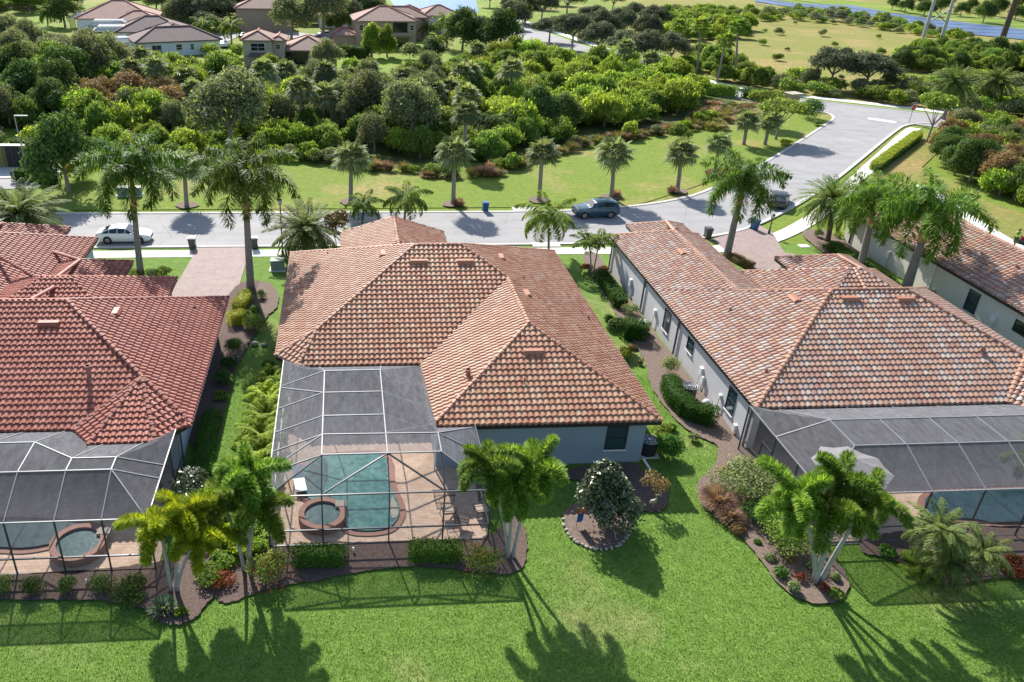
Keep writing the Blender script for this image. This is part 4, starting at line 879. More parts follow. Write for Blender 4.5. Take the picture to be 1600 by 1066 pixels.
PC = dict(
    royal=lambda s: feather_crown('royal_crown', 'leaf_royal', s, 19, 4.0, -.35, 1.4, 1.9, 56, .85, .085, 2, .75, .3),
    foxtail=lambda s: feather_crown('foxtail_crown', 'leaf_foxtail', s, 8, 1.9, -.35, 1.4, 1.9, 62, .43, .036, 6, .14, .35),
    foxyellow=lambda s: feather_crown('foxtail_crown_yellow', 'leaf_foxyellow', s, 8, 1.75, -.3, 1.35, 2.0, 58, .40, .038, 6, .14, .35),
    date=lambda s: feather_crown('date_crown', 'leaf_date', s, 80, 2.4, -.8, 1.4, 1.0, 40, .42, .05, 0, .3, .7),
    pygmy=lambda s: feather_crown('pygmy_crown', 'leaf_date', s, 34, 1.6, -.35, 1.35, 1.4, 44, .3, .035, 0, .35, .6),
    small=lambda s: feather_crown('palm_crown', 'leaf_mid', s, 15, 2.2, -.35, 1.35, 1.8, 40, .62, .085, 0, .6, .4),
    christmas=lambda s: feather_crown('christmas_crown', 'leaf_mid', s, 13, 1.5, .0, 1.2, 1.4, 20, .5, .09, 0, .4, .4),
    sabal=lambda s: fan_crown('sabal_crown', 'leaf_sabal', s, 34, .85, .95),
    washington=lambda s: fan_crown('fan_crown', 'leaf_mid', s, 30, .9, .9),
    areca=lambda s: feather_crown('areca_crown', 'leaf_lime', s, 34, 1.6, .35, 1.5, 1.7, 34, .40, .06, 0, .35, .4),
    cycad=lambda s: feather_crown('cycad_crown', 'cycad', s, 26, 1.0, .1, 1.3, .8, 30, .22, .03, 0, .1, .6))
def palm_crown(kind):
    if kind not in PROTO: PROTO[kind] = [PC[kind](11), PC[kind](29)]
    return PROTO[kind][rnd.randrange(2)]
def palm(kind, base, top, name, label, group=None, r0=.2, r1=.13, shaft=0, s=1.0, tmat='trunk_grey', cat='palm tree', bulge=0, rz=None):
    """base, top: pixels of the trunk foot and of the crown's heart; the crown stands in the foot's own depth plane"""
    b = G(*base); c = GY(top[0], top[1], b[1]); H = c[2]; dx = c[0]-b[0]
    o = thing(name, label, cat, b, 0, group); n = 8; pts = []; rad = []; hh = H-shaft
    for i in range(n+1):
        t = i/n; f = hh/H*t; pts.append((dx*(f**1.3), 0, -.1+(hh+.1)*t)); rad.append(r0+(r1-r0)*t+bulge*math.sin(math.pi*min(1, t*1.05))**2+(.06 if i == 0 else 0))
    MB().tube(pts, rad, 12).build('trunk', tmat, o, True)
    if shaft:
        e = Vector(pts[-1]); q = Vector((dx, 0, H)); MB().tube([e.lerp(q, .3), e.lerp(q, 1)], [r1*1.2, r1*.55], 10).build('crownshaft', 'shaft_green', o, True); MB().tube([e, e.lerp(q, .31)], [r1*1.15, r1*1.22], 10).build('dry_sheath', 'shaft_tan', o, True)
    cr = me_obj('crown', palm_crown(kind), o); cr.location = (dx, 0, H); cr.scale = (s,)*3; cr.rotation_euler = (0, 0, rnd.uniform(0, 6.28) if rz is None else rz)
    return o
def palm_clump(kind, base, stems, name, label, s=1.0, r0=.1, r1=.065, tmat='trunk_pale', cat='palm tree', shaft=.7, group=None):
    b = G(*base); o = thing(name, label, cat, b, 0, group)
    for (px, py, dy) in stems:
        c = GY(px, py, b[1]+dy); dx, dd, H = c[0]-b[0], dy, c[2]; hh = H-shaft; f = hh/H; pts = []
        for i in range(7): t = i/6; g = t*f; pts.append((dx*(g**1.4)+.12*(1 if dx > 0 else -1)*(1-t), dd*(g**1.4), -.1+(hh+.1)*t))
        MB().tube(pts, [r0*1.2]+[r0+(r1-r0)*i/6 for i in range(1, 7)], 10).build('trunk', tmat, o, True)
        e = Vector(pts[-1]); q = Vector((dx, dd, H)); MB().tube([e, e.lerp(q, .4), q], [r1*1.1, r1*1.25, r1*.6], 8).build('crownshaft', 'shaft_green', o, True)
        cr = me_obj('crown', palm_crown(kind), o); cr.location = (dx, dd, H); cr.scale = (s*rnd.uniform(.92, 1.08),)*3; cr.rotation_euler = (0, 0, rnd.uniform(0, 6.28))
    return o

# hedges and shrubs -----------------------------------------------------------------
def hedge(px, w, h, mat, label, cat='hedge', name='hedge', leaf=.05, dens=420, z=0, world_pts=False, group=None, rough=.05):
    """a clipped hedge along a ground path given by its foot pixels"""
    pts = [Vector(p) for p in (px if world_pts else P2(px))]; rng = np.random.RandomState(int(abs(pts[0].x*31+pts[0].y*17)) % 9999)
    L = [0]; 
    for a, b in zip(pts[:-1], pts[1:]): L.append(L[-1]+(b-a).length)
    tot = L[-1]; o = pts[0]; n = int((tot+w)*(2*h+w)*dens); t = rng.uniform(-w*.35, tot+w*.35, n); u = rng.uniform(-1, 1, n); k = rng.rand(n)*(2*h+w); P = np.zeros((n, 3)); Nn = np.zeros((n, 3))
    wob = .06*np.sin(t*3.1)+.04*np.sin(t*7.7+1)
    for i in range(n):
        tt = min(max(t[i], 0), tot); j = max(q for q in range(len(L)-1) if L[q] <= tt+1e-9); a, b = pts[j], pts[j+1]; d = (b-a).normalized(); nn = Vector((d.y, -d.x)); c = a+d*(t[i]-L[j])
        if k[i] < h: off, z_, no = -w/2, k[i], (-nn.x, -nn.y, .3)
        elif k[i] < h+w: off, z_, no = k[i]-h-w/2, h, (0, 0, 1)
        else: off, z_, no = w/2, k[i]-h-w, (nn.x, nn.y, .3)
        en = 1.0
        if t[i] < 0 or t[i] > tot: en = max(.3, 1-(abs(t[i]-tt)/(w*.5))**2)
        P[i] = (c.x+nn.x*off*en, c.y+nn.y*off*en, z_*(1+wob[i]*.7)+z); Nn[i] = no
    P += rng.normal(0, rough, (n, 3)); P[:, 2] = np.maximum(P[:, 2], .03)
    V, F = leaf_quads(P, Nn, leaf*rng.uniform(.6, 1.3, n), rng)
    # inner mass
    core = []; cf_ = []
    for j, p in enumerate(pts):
        a = pts[max(j-1, 0)]; b = pts[min(j+1, len(pts)-1)]; d = (b-a).normalized(); nn = Vector((d.y, -d.x)); 
        for sgn in (-1, 1):
            for zz in (0, h*.9): core.append((p.x+nn.x*sgn*w*.42-o.x*0, p.y+nn.y*sgn*w*.42, zz+z))
    m0 = len(V); V = np.vstack([V, core]) if len(core) else V
    for j in range(len(pts)-1):
        q = m0+j*4; cf_ += [(q, q+4, q+5, q+1), (q+1, q+5, q+7, q+3), (q+3, q+7, q+6, q+2)]
    cf_ += [(m0, m0+1, m0+3, m0+2), (m0+4*(len(pts)-1), m0+4*(len(pts)-1)+2, m0+4*(len(pts)-1)+3, m0+4*(len(pts)-1)+1)]
    F = np.vstack([F, np.array(cf_)]); cen = np.array([o.x, o.y, 0]); me = np_mesh(name, V-cen, F, mat); ob = me_obj(name, me, None); ob.location = (o.x, o.y, 0); return tag(ob, label, cat, group)
def shrub(px, py, r, h, mat, label, cat='shrub', name='shrub', leaf=.07, n=1500, lobes=9, lobe_r=.5, cone=0, low=.25, flowers=None, group=None, stems=False, zc=None, dens=None, wxy=None):
    c = wxy or G(px, py)[:2]; sd = int(abs(c[0]*57+c[1]*23)) % 99991; zc = h*.5 if zc is None else zc
    me = crown_mesh(name, mat, sd, n, r, max(h-zc, .15), zc, lobes, leaf, lobe_r, inner=.2, cone=cone, low=low); co = np.zeros(len(me.vertices)*3, 'f'); me.vertices.foreach_get('co', co); co = co.reshape(-1, 3); co[:, 2] = np.where(co[:, 2] < .03, .03+abs(co[:, 2])*.3, co[:, 2]); me.vertices.foreach_set('co', co.ravel()); me.update()
    if flowers:
        rng = np.random.RandomState(sd); d = rng.normal(0, 1, (flowers[1], 3)); d[:, 2] = abs(d[:, 2]); d /= np.linalg.norm(d, axis=1)[:, None]; fv, ff = leaf_quads(d*np.array([r*.98, r*.98, h*.98])*rng.uniform(.85, 1.05, (flowers[1], 1)), d, .07, rng, .9)
        n0 = len(me.polygons); V0 = co; F0 = np.arange(len(V0)).reshape(-1, 4); me = np_mesh(name, np.vstack([V0, fv]), np.vstack([F0, ff+len(V0)]), mat); me.materials.append(M[flowers[0]])
        mi = np.zeros(len(me.polygons), 'i'); mi[n0:] = 1; me.polygons.foreach_set('material_index', mi); me.update()
    if not stems:
        o = me_obj(name, me, None); o.location = (c[0], c[1], 0); return tag(o, label, cat, group)
    o = thing(name, label, cat, (c[0], c[1], 0), 0, group); me_obj('foliage', me, o)
    if stems: me_obj('stems', limbs_mesh('stems', 'trunk_brown', sd, h*.9, r*.7, .04, h*.7, 7), o)
    return o
def tuft(px, py, r, h, mat, label, cat='grass clump', name='ornamental_grass', n=500, w=.02, wxy=None, group=None):
    c = wxy or G(px, py)[:2]; rng = np.random.RandomState(int(abs(c[0]*91+c[1]*13)) % 9999); a = rng.uniform(0, 6.283, n); k = rng.rand(n)**.7; base = np.stack([np.cos(a)*r*.35*k, np.sin(a)*r*.35*k, 0*a], 1)
    tip = np.stack([np.cos(a)*r*(.3+.8*k), np.sin(a)*r*(.3+.8*k), h*(1.05-.65*k**2)*rng.uniform(.7, 1.1, n)], 1); mid = (base+tip)/2; mid[:, 2] += h*.18; s = np.stack([-np.sin(a), np.cos(a), 0*a], 1)*w
    V = np.stack([base, mid+s, tip, mid-s], 1).reshape(-1, 3); F = np.arange(4*n).reshape(n, 4); o = me_obj(name, np_mesh(name, V, F, mat), None); o.location = (c[0], c[1], 0); return tag(o, label, cat, group)

# ------------------------------------------------------------------ background houses
def hip_roof(mb, x0, x1, y0, y1, z, k, ov=.5, rb=None):
    x0 -= ov; x1 += ov; y0 -= ov; y1 += ov; w, d = x1-x0, y1-y0; r = min(w, d)/2; h = r*k
    if w >= d: a, b = (x0+r, (y0+y1)/2, z+h), (x1-r, (y0+y1)/2, z+h)
    else: a, b = ((x0+x1)/2, y0+r, z+h), ((x0+x1)/2, y1-r, z+h)
    c = [(x0, y0, z), (x1, y0, z), (x1, y1, z), (x0, y1, z)]; V = c+[a, b]+[(p[0], p[1], z-.22) for p in c]
    if w >= d: Fc = [(0, 1, 5, 4), (1, 2, 5), (2, 3, 4, 5), (3, 0, 4)]
    else: Fc = [(0, 1, 4), (1, 2, 5, 4), (2, 3, 5), (3, 0, 4, 5)]
    Fc += [(6, 7, 1, 0), (7, 8, 2, 1), (8, 9, 3, 2), (9, 6, 0, 3), (9, 8, 7, 6)]; mb.add(V, Fc)
    if rb is not None:
        up = lambda p: (p[0], p[1], p[2]+.06)
        for p, q in ((a, b),): rb.bar(up(p), up(q), .28, .16)
        for p in c:
            t = min((a, b), key=lambda s: (s[0]-p[0])**2+(s[1]-p[1])**2); rb.bar(up(p), up(t), .26, .16)
def bghouse(label, px, parts, wall, roof, rz=0, rid='ridge_red', k=.42, wins=(), loc=None):
    c = loc or G(*px); t = thing('house', label, 'house', (c[0], c[1], 0), R(rz)); 
    for (x0, x1, y0, y1, z) in parts:
        MB().box(x0, x1, y0, y1, -.1, z-.1).build('wall', wall, t); mb = MB(); rb = MB(); hip_roof(mb, x0, x1, y0, y1, z, k, .5, rb); r_ = mb.build('roof', roof, t); rb.build('ridge_cap', rid, r_)
    for (axis, pos, a0, a1, z0, z1, face) in wins: window(t, axis, pos, a0, a1, z0, z1, face, 2 if a1-a0 > 1.6 else 1, 'glass_dark', 'trim_white', False)
    return t
o = bghouse('two storey beige house with a screened ground floor lanai among trees', None, [(0, 5.6, 0, 9, 5.1), (5.6, 8.0, 1.6, 9, 4.9), (8.0, 17, 3.0, 14, 2.9)], 'wall_beige', 'roof_tan', 0, loc=(-19.5, 167.2, 0),
        wins=[('y', 0, 1.5, 4.3, 3.0, 4.5, -1), ('y', 0, 1.9, 3.7, .7, 1.7, -1), ('y', 1.6, 6.2, 7.2, 3.2, 4.1, -1), ('y', 1.6, 5.9, 7.4, .7, 1.7, -1)])
MB().box(8.1, 12.6, 2.9, 3.02, .1, 2.5).build('lanai_screen', 'glass_dark', o); mb = MB()
for x in (8.1, 9.6, 11.1, 12.6): mb.box(x-.05, x+.05, 2.84, 2.9, 0, 2.6)
mb.build('lanai_frame', 'frame_dark', o)
mb = MB(); mb.add([(.8, -1.0, 2.2), (4.8, -1.0, 2.2), (4.2, 0, 2.75), (1.4, 0, 2.75), (.8, -1, 2.05), (4.8, -1, 2.05)], [(0, 1, 2, 3), (4, 5, 1, 0)]); mb.build('porch_roof', 'roof_brown', o)
o = bghouse('long white bungalow with a dark brown roof left of the two storey beige house', None, [(-17.5, 0, 0, 10, 2.9), (-13, -3, 4, 18, 2.9)], 'wall_white', 'roof_brown', 22, 'ridge_brown', .42, loc=(-26.3, 184.5, 0),
        wins=[('y', 0, -3.8, -2.8, 1, 2.2, -1), ('y', 0, -6.5, -5.7, 1, 2.2, -1), ('y', 0, -9.5, -8.2, 1, 2.2, -1), ('y', 0, -14.5, -12.5, .3, 2.2, -1)])
o = bghouse('white bungalow with a weathered brown roof behind the long white one', None, [(-12, 3, 0, 12, 2.9)], 'wall_white', 'roof_brown', 8, 'ridge_brown', .42, loc=(-38.5, 196, 0))
o = bghouse('large pink roofed house at the top left with white walls', None, [(-11, 8, 0, 16, 3.0), (-1, 9, -4, 4, 3.0)], 'wall_white', 'roof_pink', 6, 'ridge_red', .42, loc=(-55, 219, 0), wins=[('y', -4, 2, 4, 1, 2.3, -1), ('y', -4, 6.2, 7, 1, 2.3, -1)])
o = bghouse('tan two storey house with a recessed rear balcony behind the bamboo', None, [(0, 14, 0, 12, 5.9), (-5.2, 0, 1, 8, 2.7)], 'wall_tan', 'roof_tan', 4, 'ridge_red', .4, loc=(3.2, 195, 0),
        wins=[('y', 0, .7, 1.8, 3.8, 5.0, -1), ('y', 0, 12.6, 13.5, 3.8, 5.0, -1)])
MB().box(8.6, 12.0, -.08, -.0, 3.4, 5.5).build('balcony_screen', 'glass_dark', o); MB().box(8.6, 13.6, -.5, -.0, 2.7, 3.3).build('balcony_rail', 'wall_tan', o); MB().box(8.6, 12.4, -.08, 0, .1, 2.3).build('porch_screen', 'glass_dark', o)
bghouse('tan house partly hidden behind the screened balcony house', None, [(-6, 9, 0, 9, 5.2)], 'wall_tan', 'roof_tan', 5, loc=(12.5, 210, 0))
bghouse('grey walled house with a red ridged roof beside the pond', None, [(-5, 5, 0, 9, 4.6)], 'wall_grey', 'roof_tan', 8, loc=(26.2, 222, 0), wins=[('y', 0, -3, -2, 1, 2.3, -1)])
bghouse('small red ridged house between the pond and the tan houses', None, [(-4, 4, 0, 8, 4.4)], 'wall_tan', 'roof_tan', 5, loc=(18.5, 226, 0))
bghouse('tan two storey house at the top edge behind round palms', None, [(-7, 7, 0, 10, 5.6)], 'wall_tan', 'roof_tan', 3, loc=(-20, 222, 0), wins=[('y', 0, 4, 6, 3, 4.6, -1)])
bghouse('small grey house below the pond bank at the top', None, [(-6, 4, 0, 9, 3)], 'wall_white', 'roof_tan', 5, loc=(0, 232, 0))
def bgcage(label, loc, w, d, rz, zb=2.6, zt=3.5):
    t = thing('pool_cage', label, 'pool cage', loc, R(rz)); V = [(0, 0, zb), (w, 0, zb), (w, d, zb), (0, d, zb), (1.3, 1.3, zt), (w-1.3, 1.3, zt), (w-1.3, d-1.3, zt), (1.3, d-1.3, zt)]
    MB().add(V, [(0, 1, 5, 4), (1, 2, 6, 5), (2, 3, 7, 6), (3, 0, 4, 7), (4, 5, 6, 7)]).build('roof_screen', 'screen_white', t)
    MB().add([(0, 0, 0), (w, 0, 0), (w, d, 0), (0, d, 0)]+V[:4], [(0, 1, 5, 4), (1, 2, 6, 5), (3, 0, 4, 7)]).build('wall_screen', 'screen_wall', t); f = MB()
    for i in range(4): f.bar(V[i], V[(i+1) % 4], .1).bar(V[i+4], V[4+(i+1) % 4], .1).bar(V[i], V[i+4], .1).bar((V[i][0], V[i][1], 0), V[i], .1)
    f.build('frame', 'beam', t)
bgcage('pale screened cage left of the weathered brown roof', (-56.5, 196.5, 0), 8, 7, 8)
bgcage('grey screened cage at the corner of the long white bungalow', (-49.5, 181, 0), 9, 6, 22, 2.3, 3.0)
bgcage('white screened cage in front of the pink roofed house', (-60.5, 208, 0), 9, 6, 6)
bgcage('white screened cage farthest left beside the pink roof', (-69, 222, 0), 8, 7, 6); bgcage('white screened cage behind the pink roof', (-68, 236, 0), 9, 7, 6)

# ------------------------------------------------------------------ palms
palm('royal', (220, 428), (204, 262), 'royal_palm', 'tall royal palm with a straight grey trunk beside the white sedan', None, .3, .21, 3.4, 1.22, rz=.4)
palm('royal', (392, 452), (382, 270), 'royal_palm', 'tall royal palm beside the west driveway, between the red and orange roofs', None, .33, .23, 3.2, 1.2, rz=1.0)
palm('royal', (1135, 402), (1163, 283), 'royal_palm', 'royal palm leaning right beside the east driveway near the grey bin', None, .35, .24, 2.2, 1.12, rz=2.1)
palm('royal', (1342, 425), (1368, 312), 'royal_palm', 'left royal palm of the close pair beside the cream wall', None, .34, .25, 2.3, 1.0, rz=.2)
palm('royal', (1412, 462), (1455, 330), 'royal_palm', 'large right royal palm of the close pair beside the cream wall', None, .44, .28, 2.6, 1.25, rz=1.4)
palm('small', (857, 398), (856, 335), 'young_palm', 'young palm with drooping fronds at the kerb behind the orange roof', None, .13, .08, .8, 1.5)
palm('small', (566, 352), (568, 318), 'young_palm', 'smaller left palm showing above the orange garage roof', None, .12, .08, .6, 1.05)
palm('small', (632, 350), (634, 308), 'young_palm', 'larger right palm showing above the orange garage roof', None, .14, .09, .8, 1.35)
palm_clump('christmas', (925, 428), [(920, 378, 0), (938, 374, .3)], 'christmas_palm', 'twin low palm in the dark bed near the corner of the grey wall', 1.15, .07, .05, 'trunk_pale', shaft=.3)
palm('date', (478, 402), (479, 358), 'date_palm', 'bushy date palm between the green utility box and the orange roof', None, .26, .22, 0, 1.6, 'trunk_brown')
palm('date', (28, 402), (28, 335), 'date_palm', 'bushy date palm at the left edge behind the red roof', None, .28, .24, 0, 1.85, 'trunk_brown')
palm('date', (1293, 378), (1303, 312), 'date_palm', 'date palm in the bed beside the curving sidewalk', None, .24, .2, 0, 1.45, 'trunk_brown')
palm('date', (1474, 187), (1491, 128), 'date_palm', 'tall date palm beside the right entrance pillar', None, .3, .28, 0, 1.75, 'trunk_grey')
palm('date', (1545, 172), (1557, 125), 'date_palm', 'date palm right of the entrance pillar beyond the road', None, .32, .28, 0, 1.6, 'trunk_brown')
SAB = [((292, 324), (288, 262), 'sabal palm behind the tall royal palm by the green boxes', 1.35), ((548, 318), (549, 247), 'sabal palm with a cross hatched trunk left of the young palms', 1.35),
       ((708, 320), (710, 240), 'sabal palm on the verge left of the blue bin', 1.3), ((842, 314), (847, 240), 'sabal palm on the verge left of the blue car', 1.2), ((955, 309), (960, 240), 'sabal palm directly behind the blue car', 1.35),
       ((1058, 300), (1065, 240), 'sabal palm on the verge right of the blue car', 1.25), ((1116, 276), (1124, 226), 'short sabal palm beside pink grass near the curve', 1.1), ((1162, 226), (1168, 190), 'left sabal palm of the pair by the flat topped trees', 1.2),
       ((1195, 226), (1203, 192), 'right sabal palm of the pair by the flat topped trees', 1.15)]
for b, t, lab, s in SAB: palm('sabal', b, t, 'sabal_palm', lab, 'sabal palms along the street', .24, .2, 0, s, 'trunk_grey')
for b, t, s in [((470, 215), (470, 140), 1.5), ((505, 205), (507, 150), 1.4), ((410, 205), (412, 112), 1.4), ((575, 170), (577, 132), 1.3), ((645, 215), (648, 140), 1.4), ((700, 180), (700, 140), 1.5), ((620, 158), (621, 122), 1.3), ((235, 150), (236, 112), 1.4), ((290, 160), (291, 122), 1.5), ((455, 150), (455, 122), 1.4), ((545, 145), (545, 118), 1.3), ((250, 175), (250, 132), 1.3), ((300, 190), (301, 140), 1.2), ((1015, 128), (1016, 92), 1.3), ((800, 45), (801, 14), 1.8), ((820, 40), (822, 18), 1.6)]:
    palm('sabal', b, t, 'sabal_palm', 'sabal palm rising out of the thicket', 'sabal palms in the thicket', .24, .2, 0, s, 'trunk_grey')
for b, t, lab in [((1088, 116), (1095, 40), 'left tall fan palm of three beside the cross road'), ((1120, 129), (1134, 64), 'leaning shorter fan palm in front of the two tall ones'), ((1147, 126), (1153, 42), 'right tall fan palm of three beside the cross road'), ((1060, 78), (1061, 40), 'fan palm left of the three by the cross road')]:
    palm('washington', b, t, 'fan_palm', lab, None, .22, .17, 0, 1.35, 'trunk_grey')
for b, t, lab, s in [((60, 62), (56, 50), 'low arching palm in front of the pale cages', 1.5), ((75, 42), (74, 18), 'palm with yellow fronds left of the white cages', 1.3), ((318, 62), (317, 38), 'palm in front of the street behind the brown roof', 1.2), ((362, 68), (361, 40), 'palm left of the beige two storey house', 1.3), ((698, 74), (699, 30), 'royal palm right of the balcony house', 1.2), ((764, 80), (765, 42), 'royal palm in front of the dark ficus', 1.2), ((270, 30), (268, 14), 'palm with yellow fronds right of the pink roof', 1.1), ((675, 62), (672, 42), 'palm beside the grey walled pond house', 1.1), ((685, 75), (684, 60), 'low palm beside the balcony house', 1.0)]:
    palm('small', b, t, 'background_palm', lab, None, .2, .14, .8, s*1.5, 'trunk_grey')
for i, (x, y) in enumerate([(407, 44), (420, 46), (435, 44)]): palm('sabal', (x, y), (x, y-20), 'sabal_palm', 'round palm in the row behind the beige two storey house', 'round palms behind the beige house', .3, .25, 0, 1.5)
palm_clump('foxtail', (797, 872), [(762, 728, -.1), (800, 762, -.5), (838, 728, .2)], 'foxtail_palm', 'foxtail palm clump with pale curved trunks at the cage corner by the orange roofed house', 1.05)
palm_clump('foxyellow', (272, 925), [(248, 822, 0), (287, 800, .3), (312, 838, -.2)], 'foxtail_palm', 'yellow green foxtail palm clump beside the west cage corner', 1.0)
palm_clump('foxtail', (386, 892), [(345, 775, .2), (388, 745, .5), (400, 800, -.3)], 'foxtail_palm', 'green foxtail palm clump between the west and centre pool cages', 1.0)
palm_clump('foxtail', (1277, 912), [(1243, 775, 0), (1295, 800, -.5), (1315, 752, .5), (1358, 785, .2)], 'foxtail_palm', 'wide foxtail palm clump with three grey trunks in front of the umbrella cage', 1.05, .12, .08)
palm_clump('pygmy', (1480, 915), [(1468, 828, .3), (1535, 862, .2), (1488, 880, -.3)], 'pygmy_date_palm', 'fine leaved triple date palm in front of the right cage', 1.05, .08, .06, 'trunk_brown', shaft=.05)
palm_clump('foxtail', (1625, 790), [(1612, 715, 0)], 'foxtail_palm', 'foxtail palm at the right edge showing only its frond tips', .8)
for i, (x, y, s) in enumerate([(426, 600, .9), (419, 630, 1.05), (416, 662, 1.1), (408, 692, 1.15), (405, 722, 1.1), (398, 752, 1.15), (392, 780, 1.0)]):
    g = G(x, y); o = thing('areca_palm', 'lime green areca palm in the row along the left side of the centre cage', 'palm bush', g, 0, 'areca palms beside the centre cage'); c = me_obj('crown', palm_crown('areca'), o); c.scale = (s,)*3; c.location = (0, 0, .25); c.rotation_euler = (0, 0, i*1.3)
for (x, y, s, lab) in [(1440, 893, 1.15, 'yellow green cycad left of the triple date palm'), (1312, 372, .8, 'dark cycad at the foot of the date palm by the curving sidewalk')]:
    g = G(x, y); o = thing('cycad', lab, 'cycad', g); c = me_obj('crown', palm_crown('cycad'), o); c.scale = (s,)*3; c.location = (0, 0, .2)

# ------------------------------------------------------------------ near shrubs and hedges
hedge([(466, 880), (533, 879)], .85, .85, 'leaf_hedge', 'clipped box hedge left of the gap in front of the centre cage')
hedge([(646, 873), (712, 872)], .85, .85, 'leaf_hedge', 'clipped box hedge right of the gap in front of the centre cage')
shrub(748, 884, 1.0, 1.05, 'leaf_mid', 'ixora bush with red blooms right of the clipped hedge by the foxtail palms', flowers=('flower_red', 45), leaf=.06)
shrub(425, 905, 1.0, 1.3, 'leaf_mid', 'large ixora bush with orange red blooms left of the clipped hedge', flowers=('flower_red', 70), leaf=.06, n=2000)
for i, (x, r) in enumerate([(8, .5), (56, .45), (111, .45), (159, .5)]): shrub(x, 925, r, .8, 'leaf_dark', 'small round clipped bush in the row before the west cage', group='round bushes before the west cage', leaf=.045, n=1400, lobes=5, lobe_r=.8)
shrub(206, 932, .95, 1.05, 'leaf_dark', 'wide dark bush at the foot of the yellow green foxtail palms', leaf=.06, n=2200)
shrub(325, 905, .8, .7, 'leaf_mid', 'low bush between the two left foxtail clumps'); shrub(350, 915, .7, .6, 'leaf_red', 'reddish low plants between the two left foxtail clumps', leaf=.06, n=700)
tuft(256, 955, .75, .6, 'silver_leaf', 'silvery spiky plant in front of the yellow green foxtail palms', n=160, w=.05); tuft(283, 962, .4, .4, 'cycad', 'small spiky plant right of the silvery one', n=90, w=.04)
shrub(303, 800, 1.7, 2.7, 'leaf_magnolia', 'dark glossy bush between the west cage and the foxtail palms', leaf=.09, n=3000, lobes=16, lobe_r=.38)
shrub(937, 818, 2.3, 4.7, 'leaf_magnolia', 'glossy magnolia with pale leaf undersides in a round stone edged bed', 'tree', 'magnolia', .10, 11000, 70, .2, stems=True, zc=2.1, cone=.7, low=.7)
shrub(1018, 788, .9, 2.0, 'leaf_rust', 'thin bronze leaved small tree beside the bird statue', 'tree', 'crape_myrtle', .06, 700, 10, .4, stems=True, zc=1.4)
shrub(1165, 770, 2.1, 1.9, 'leaf_variegated', 'large pale variegated bush at the corner of the umbrella cage', leaf=.07, n=6500, lobes=20, lobe_r=.4)
shrub(1225, 855, 1.4, 1.7, 'leaf_mid', 'green bush left of the wide foxtail clump', leaf=.07, n=3600, lobes=14); shrub(1245, 800, 1.4, 1.8, 'leaf_variegated', 'pale green bush behind the wide foxtail clump', leaf=.06, n=2500, lobes=12)
shrub(1190, 815, 1.1, 1.3, 'leaf_hedge', 'mid green bush between the variegated bush and the wide foxtail clump', leaf=.06, n=2500, lobes=12)
tuft(1122, 790, 1.2, 1.0, 'grass_pink', 'pink feathery ornamental grass beside the variegated bush', n=1500, w=.015); tuft(1140, 812, .9, .8, 'grass_pink', 'smaller pink grass clump nearer the lawn', n=900, w=.015)
shrub(1250, 908, .35, .5, 'leaf_red', 'orange red croton left of the grey foxtail trunks', leaf=.05, n=260); shrub(1285, 925, .35, .5, 'leaf_red', 'orange red croton below the grey foxtail trunks', leaf=.05, n=260)
shrub(1592, 900, .9, .9, 'leaf_red', 'dark red foliage plants at the right edge', leaf=.09, n=1200)
hedge([(1043, 612), (1052, 632), (1072, 652), (1108, 664)], 1.0, 1.15, 'leaf_hedge', 'curved clipped hedge screening the black air conditioner')
shrub(1046, 585, .62, 1.5, 'leaf_variegated', 'round topped pale bush at the upper end of the curved hedge', leaf=.05, n=2200, lobes=6, lobe_r=.75)
shrub(1042, 712, .85, 1.4, 'leaf_hedge', 'leafy bush right of the rear air conditioner', leaf=.07, n=2600); shrub(1032, 686, .7, 1.2, 'leaf_mid', 'leafy bush behind the rear air conditioner', leaf=.07, n=1800)
hedge([(975, 525), (1003, 530)], 1.2, 1.3, 'leaf_hedge', 'squared hedge below the white topped air conditioner')
shrub(960, 540, .75, 2.7, 'leaf_dark', 'tall narrow dark bush beside the orange roof', leaf=.08, n=2600, lobes=14, lobe_r=.6); shrub(975, 560, .55, .9, 'leaf_yellow', 'yellow green bush at the foot of the tall narrow one', leaf=.06, n=1100)
shrub(985, 492, .6, .9, 'leaf_variegated', 'pale clipped bush above the white topped air conditioner', leaf=.05, n=1500, lobes=6, lobe_r=.7)
hedge([(937, 437), (955, 462), (968, 482)], 1.0, .9, 'leaf_hedge', 'low loose hedge along the grey wall near the street', leaf=.06)
shrub(918, 425, .6, .8, 'leaf_red', 'dark red plants at the foot of the twin low palm', leaf=.07, n=700); shrub(943, 428, .6, .7, 'leaf_red', 'bronze plants between the twin low palm and the grey wall', leaf=.07, n=600); shrub(952, 512, .5, 1.3, 'leaf_hedge', 'leafy bush above the tall narrow dark one', leaf=.07, n=900)
shrub(382, 462, .7, .55, 'leaf_mid', 'low green hedge beside the driveway foot', leaf=.05, n=900)
hedge([(372, 488), (385, 470)], 1.0, .75, 'leaf_yellow', 'yellow variegated clipped hedge beside the driveway', leaf=.04); hedge([(362, 508), (378, 506)], 1.0, .95, 'leaf_yellow', 'yellow green block hedge beside the red roof', leaf=.04)
shrub(397, 516, .85, 1.1, 'leaf_mid', 'rounded green bush right of the yellow block hedge', leaf=.055, n=2400, lobes=7, lobe_r=.7); shrub(368, 556, .6, 1.5, 'leaf_hedge', 'clipped drum shaped bush beside the red roof wall', leaf=.045, n=2400, lobes=6, lobe_r=.8)
shrub(408, 468, .5, .8, 'leaf_dark', 'dark bush at the foot of the royal palm by the driveway', leaf=.05, n=900)
shrub(428, 612, .7, 1.1, 'leaf_mid', 'leafy green bush at the rear left corner of the centre cage', leaf=.08, n=1300); shrub(421, 582, .55, 1.0, 'leaf_hedge', 'leafy bush beside the lower left corner of the orange roof', leaf=.07, n=900)
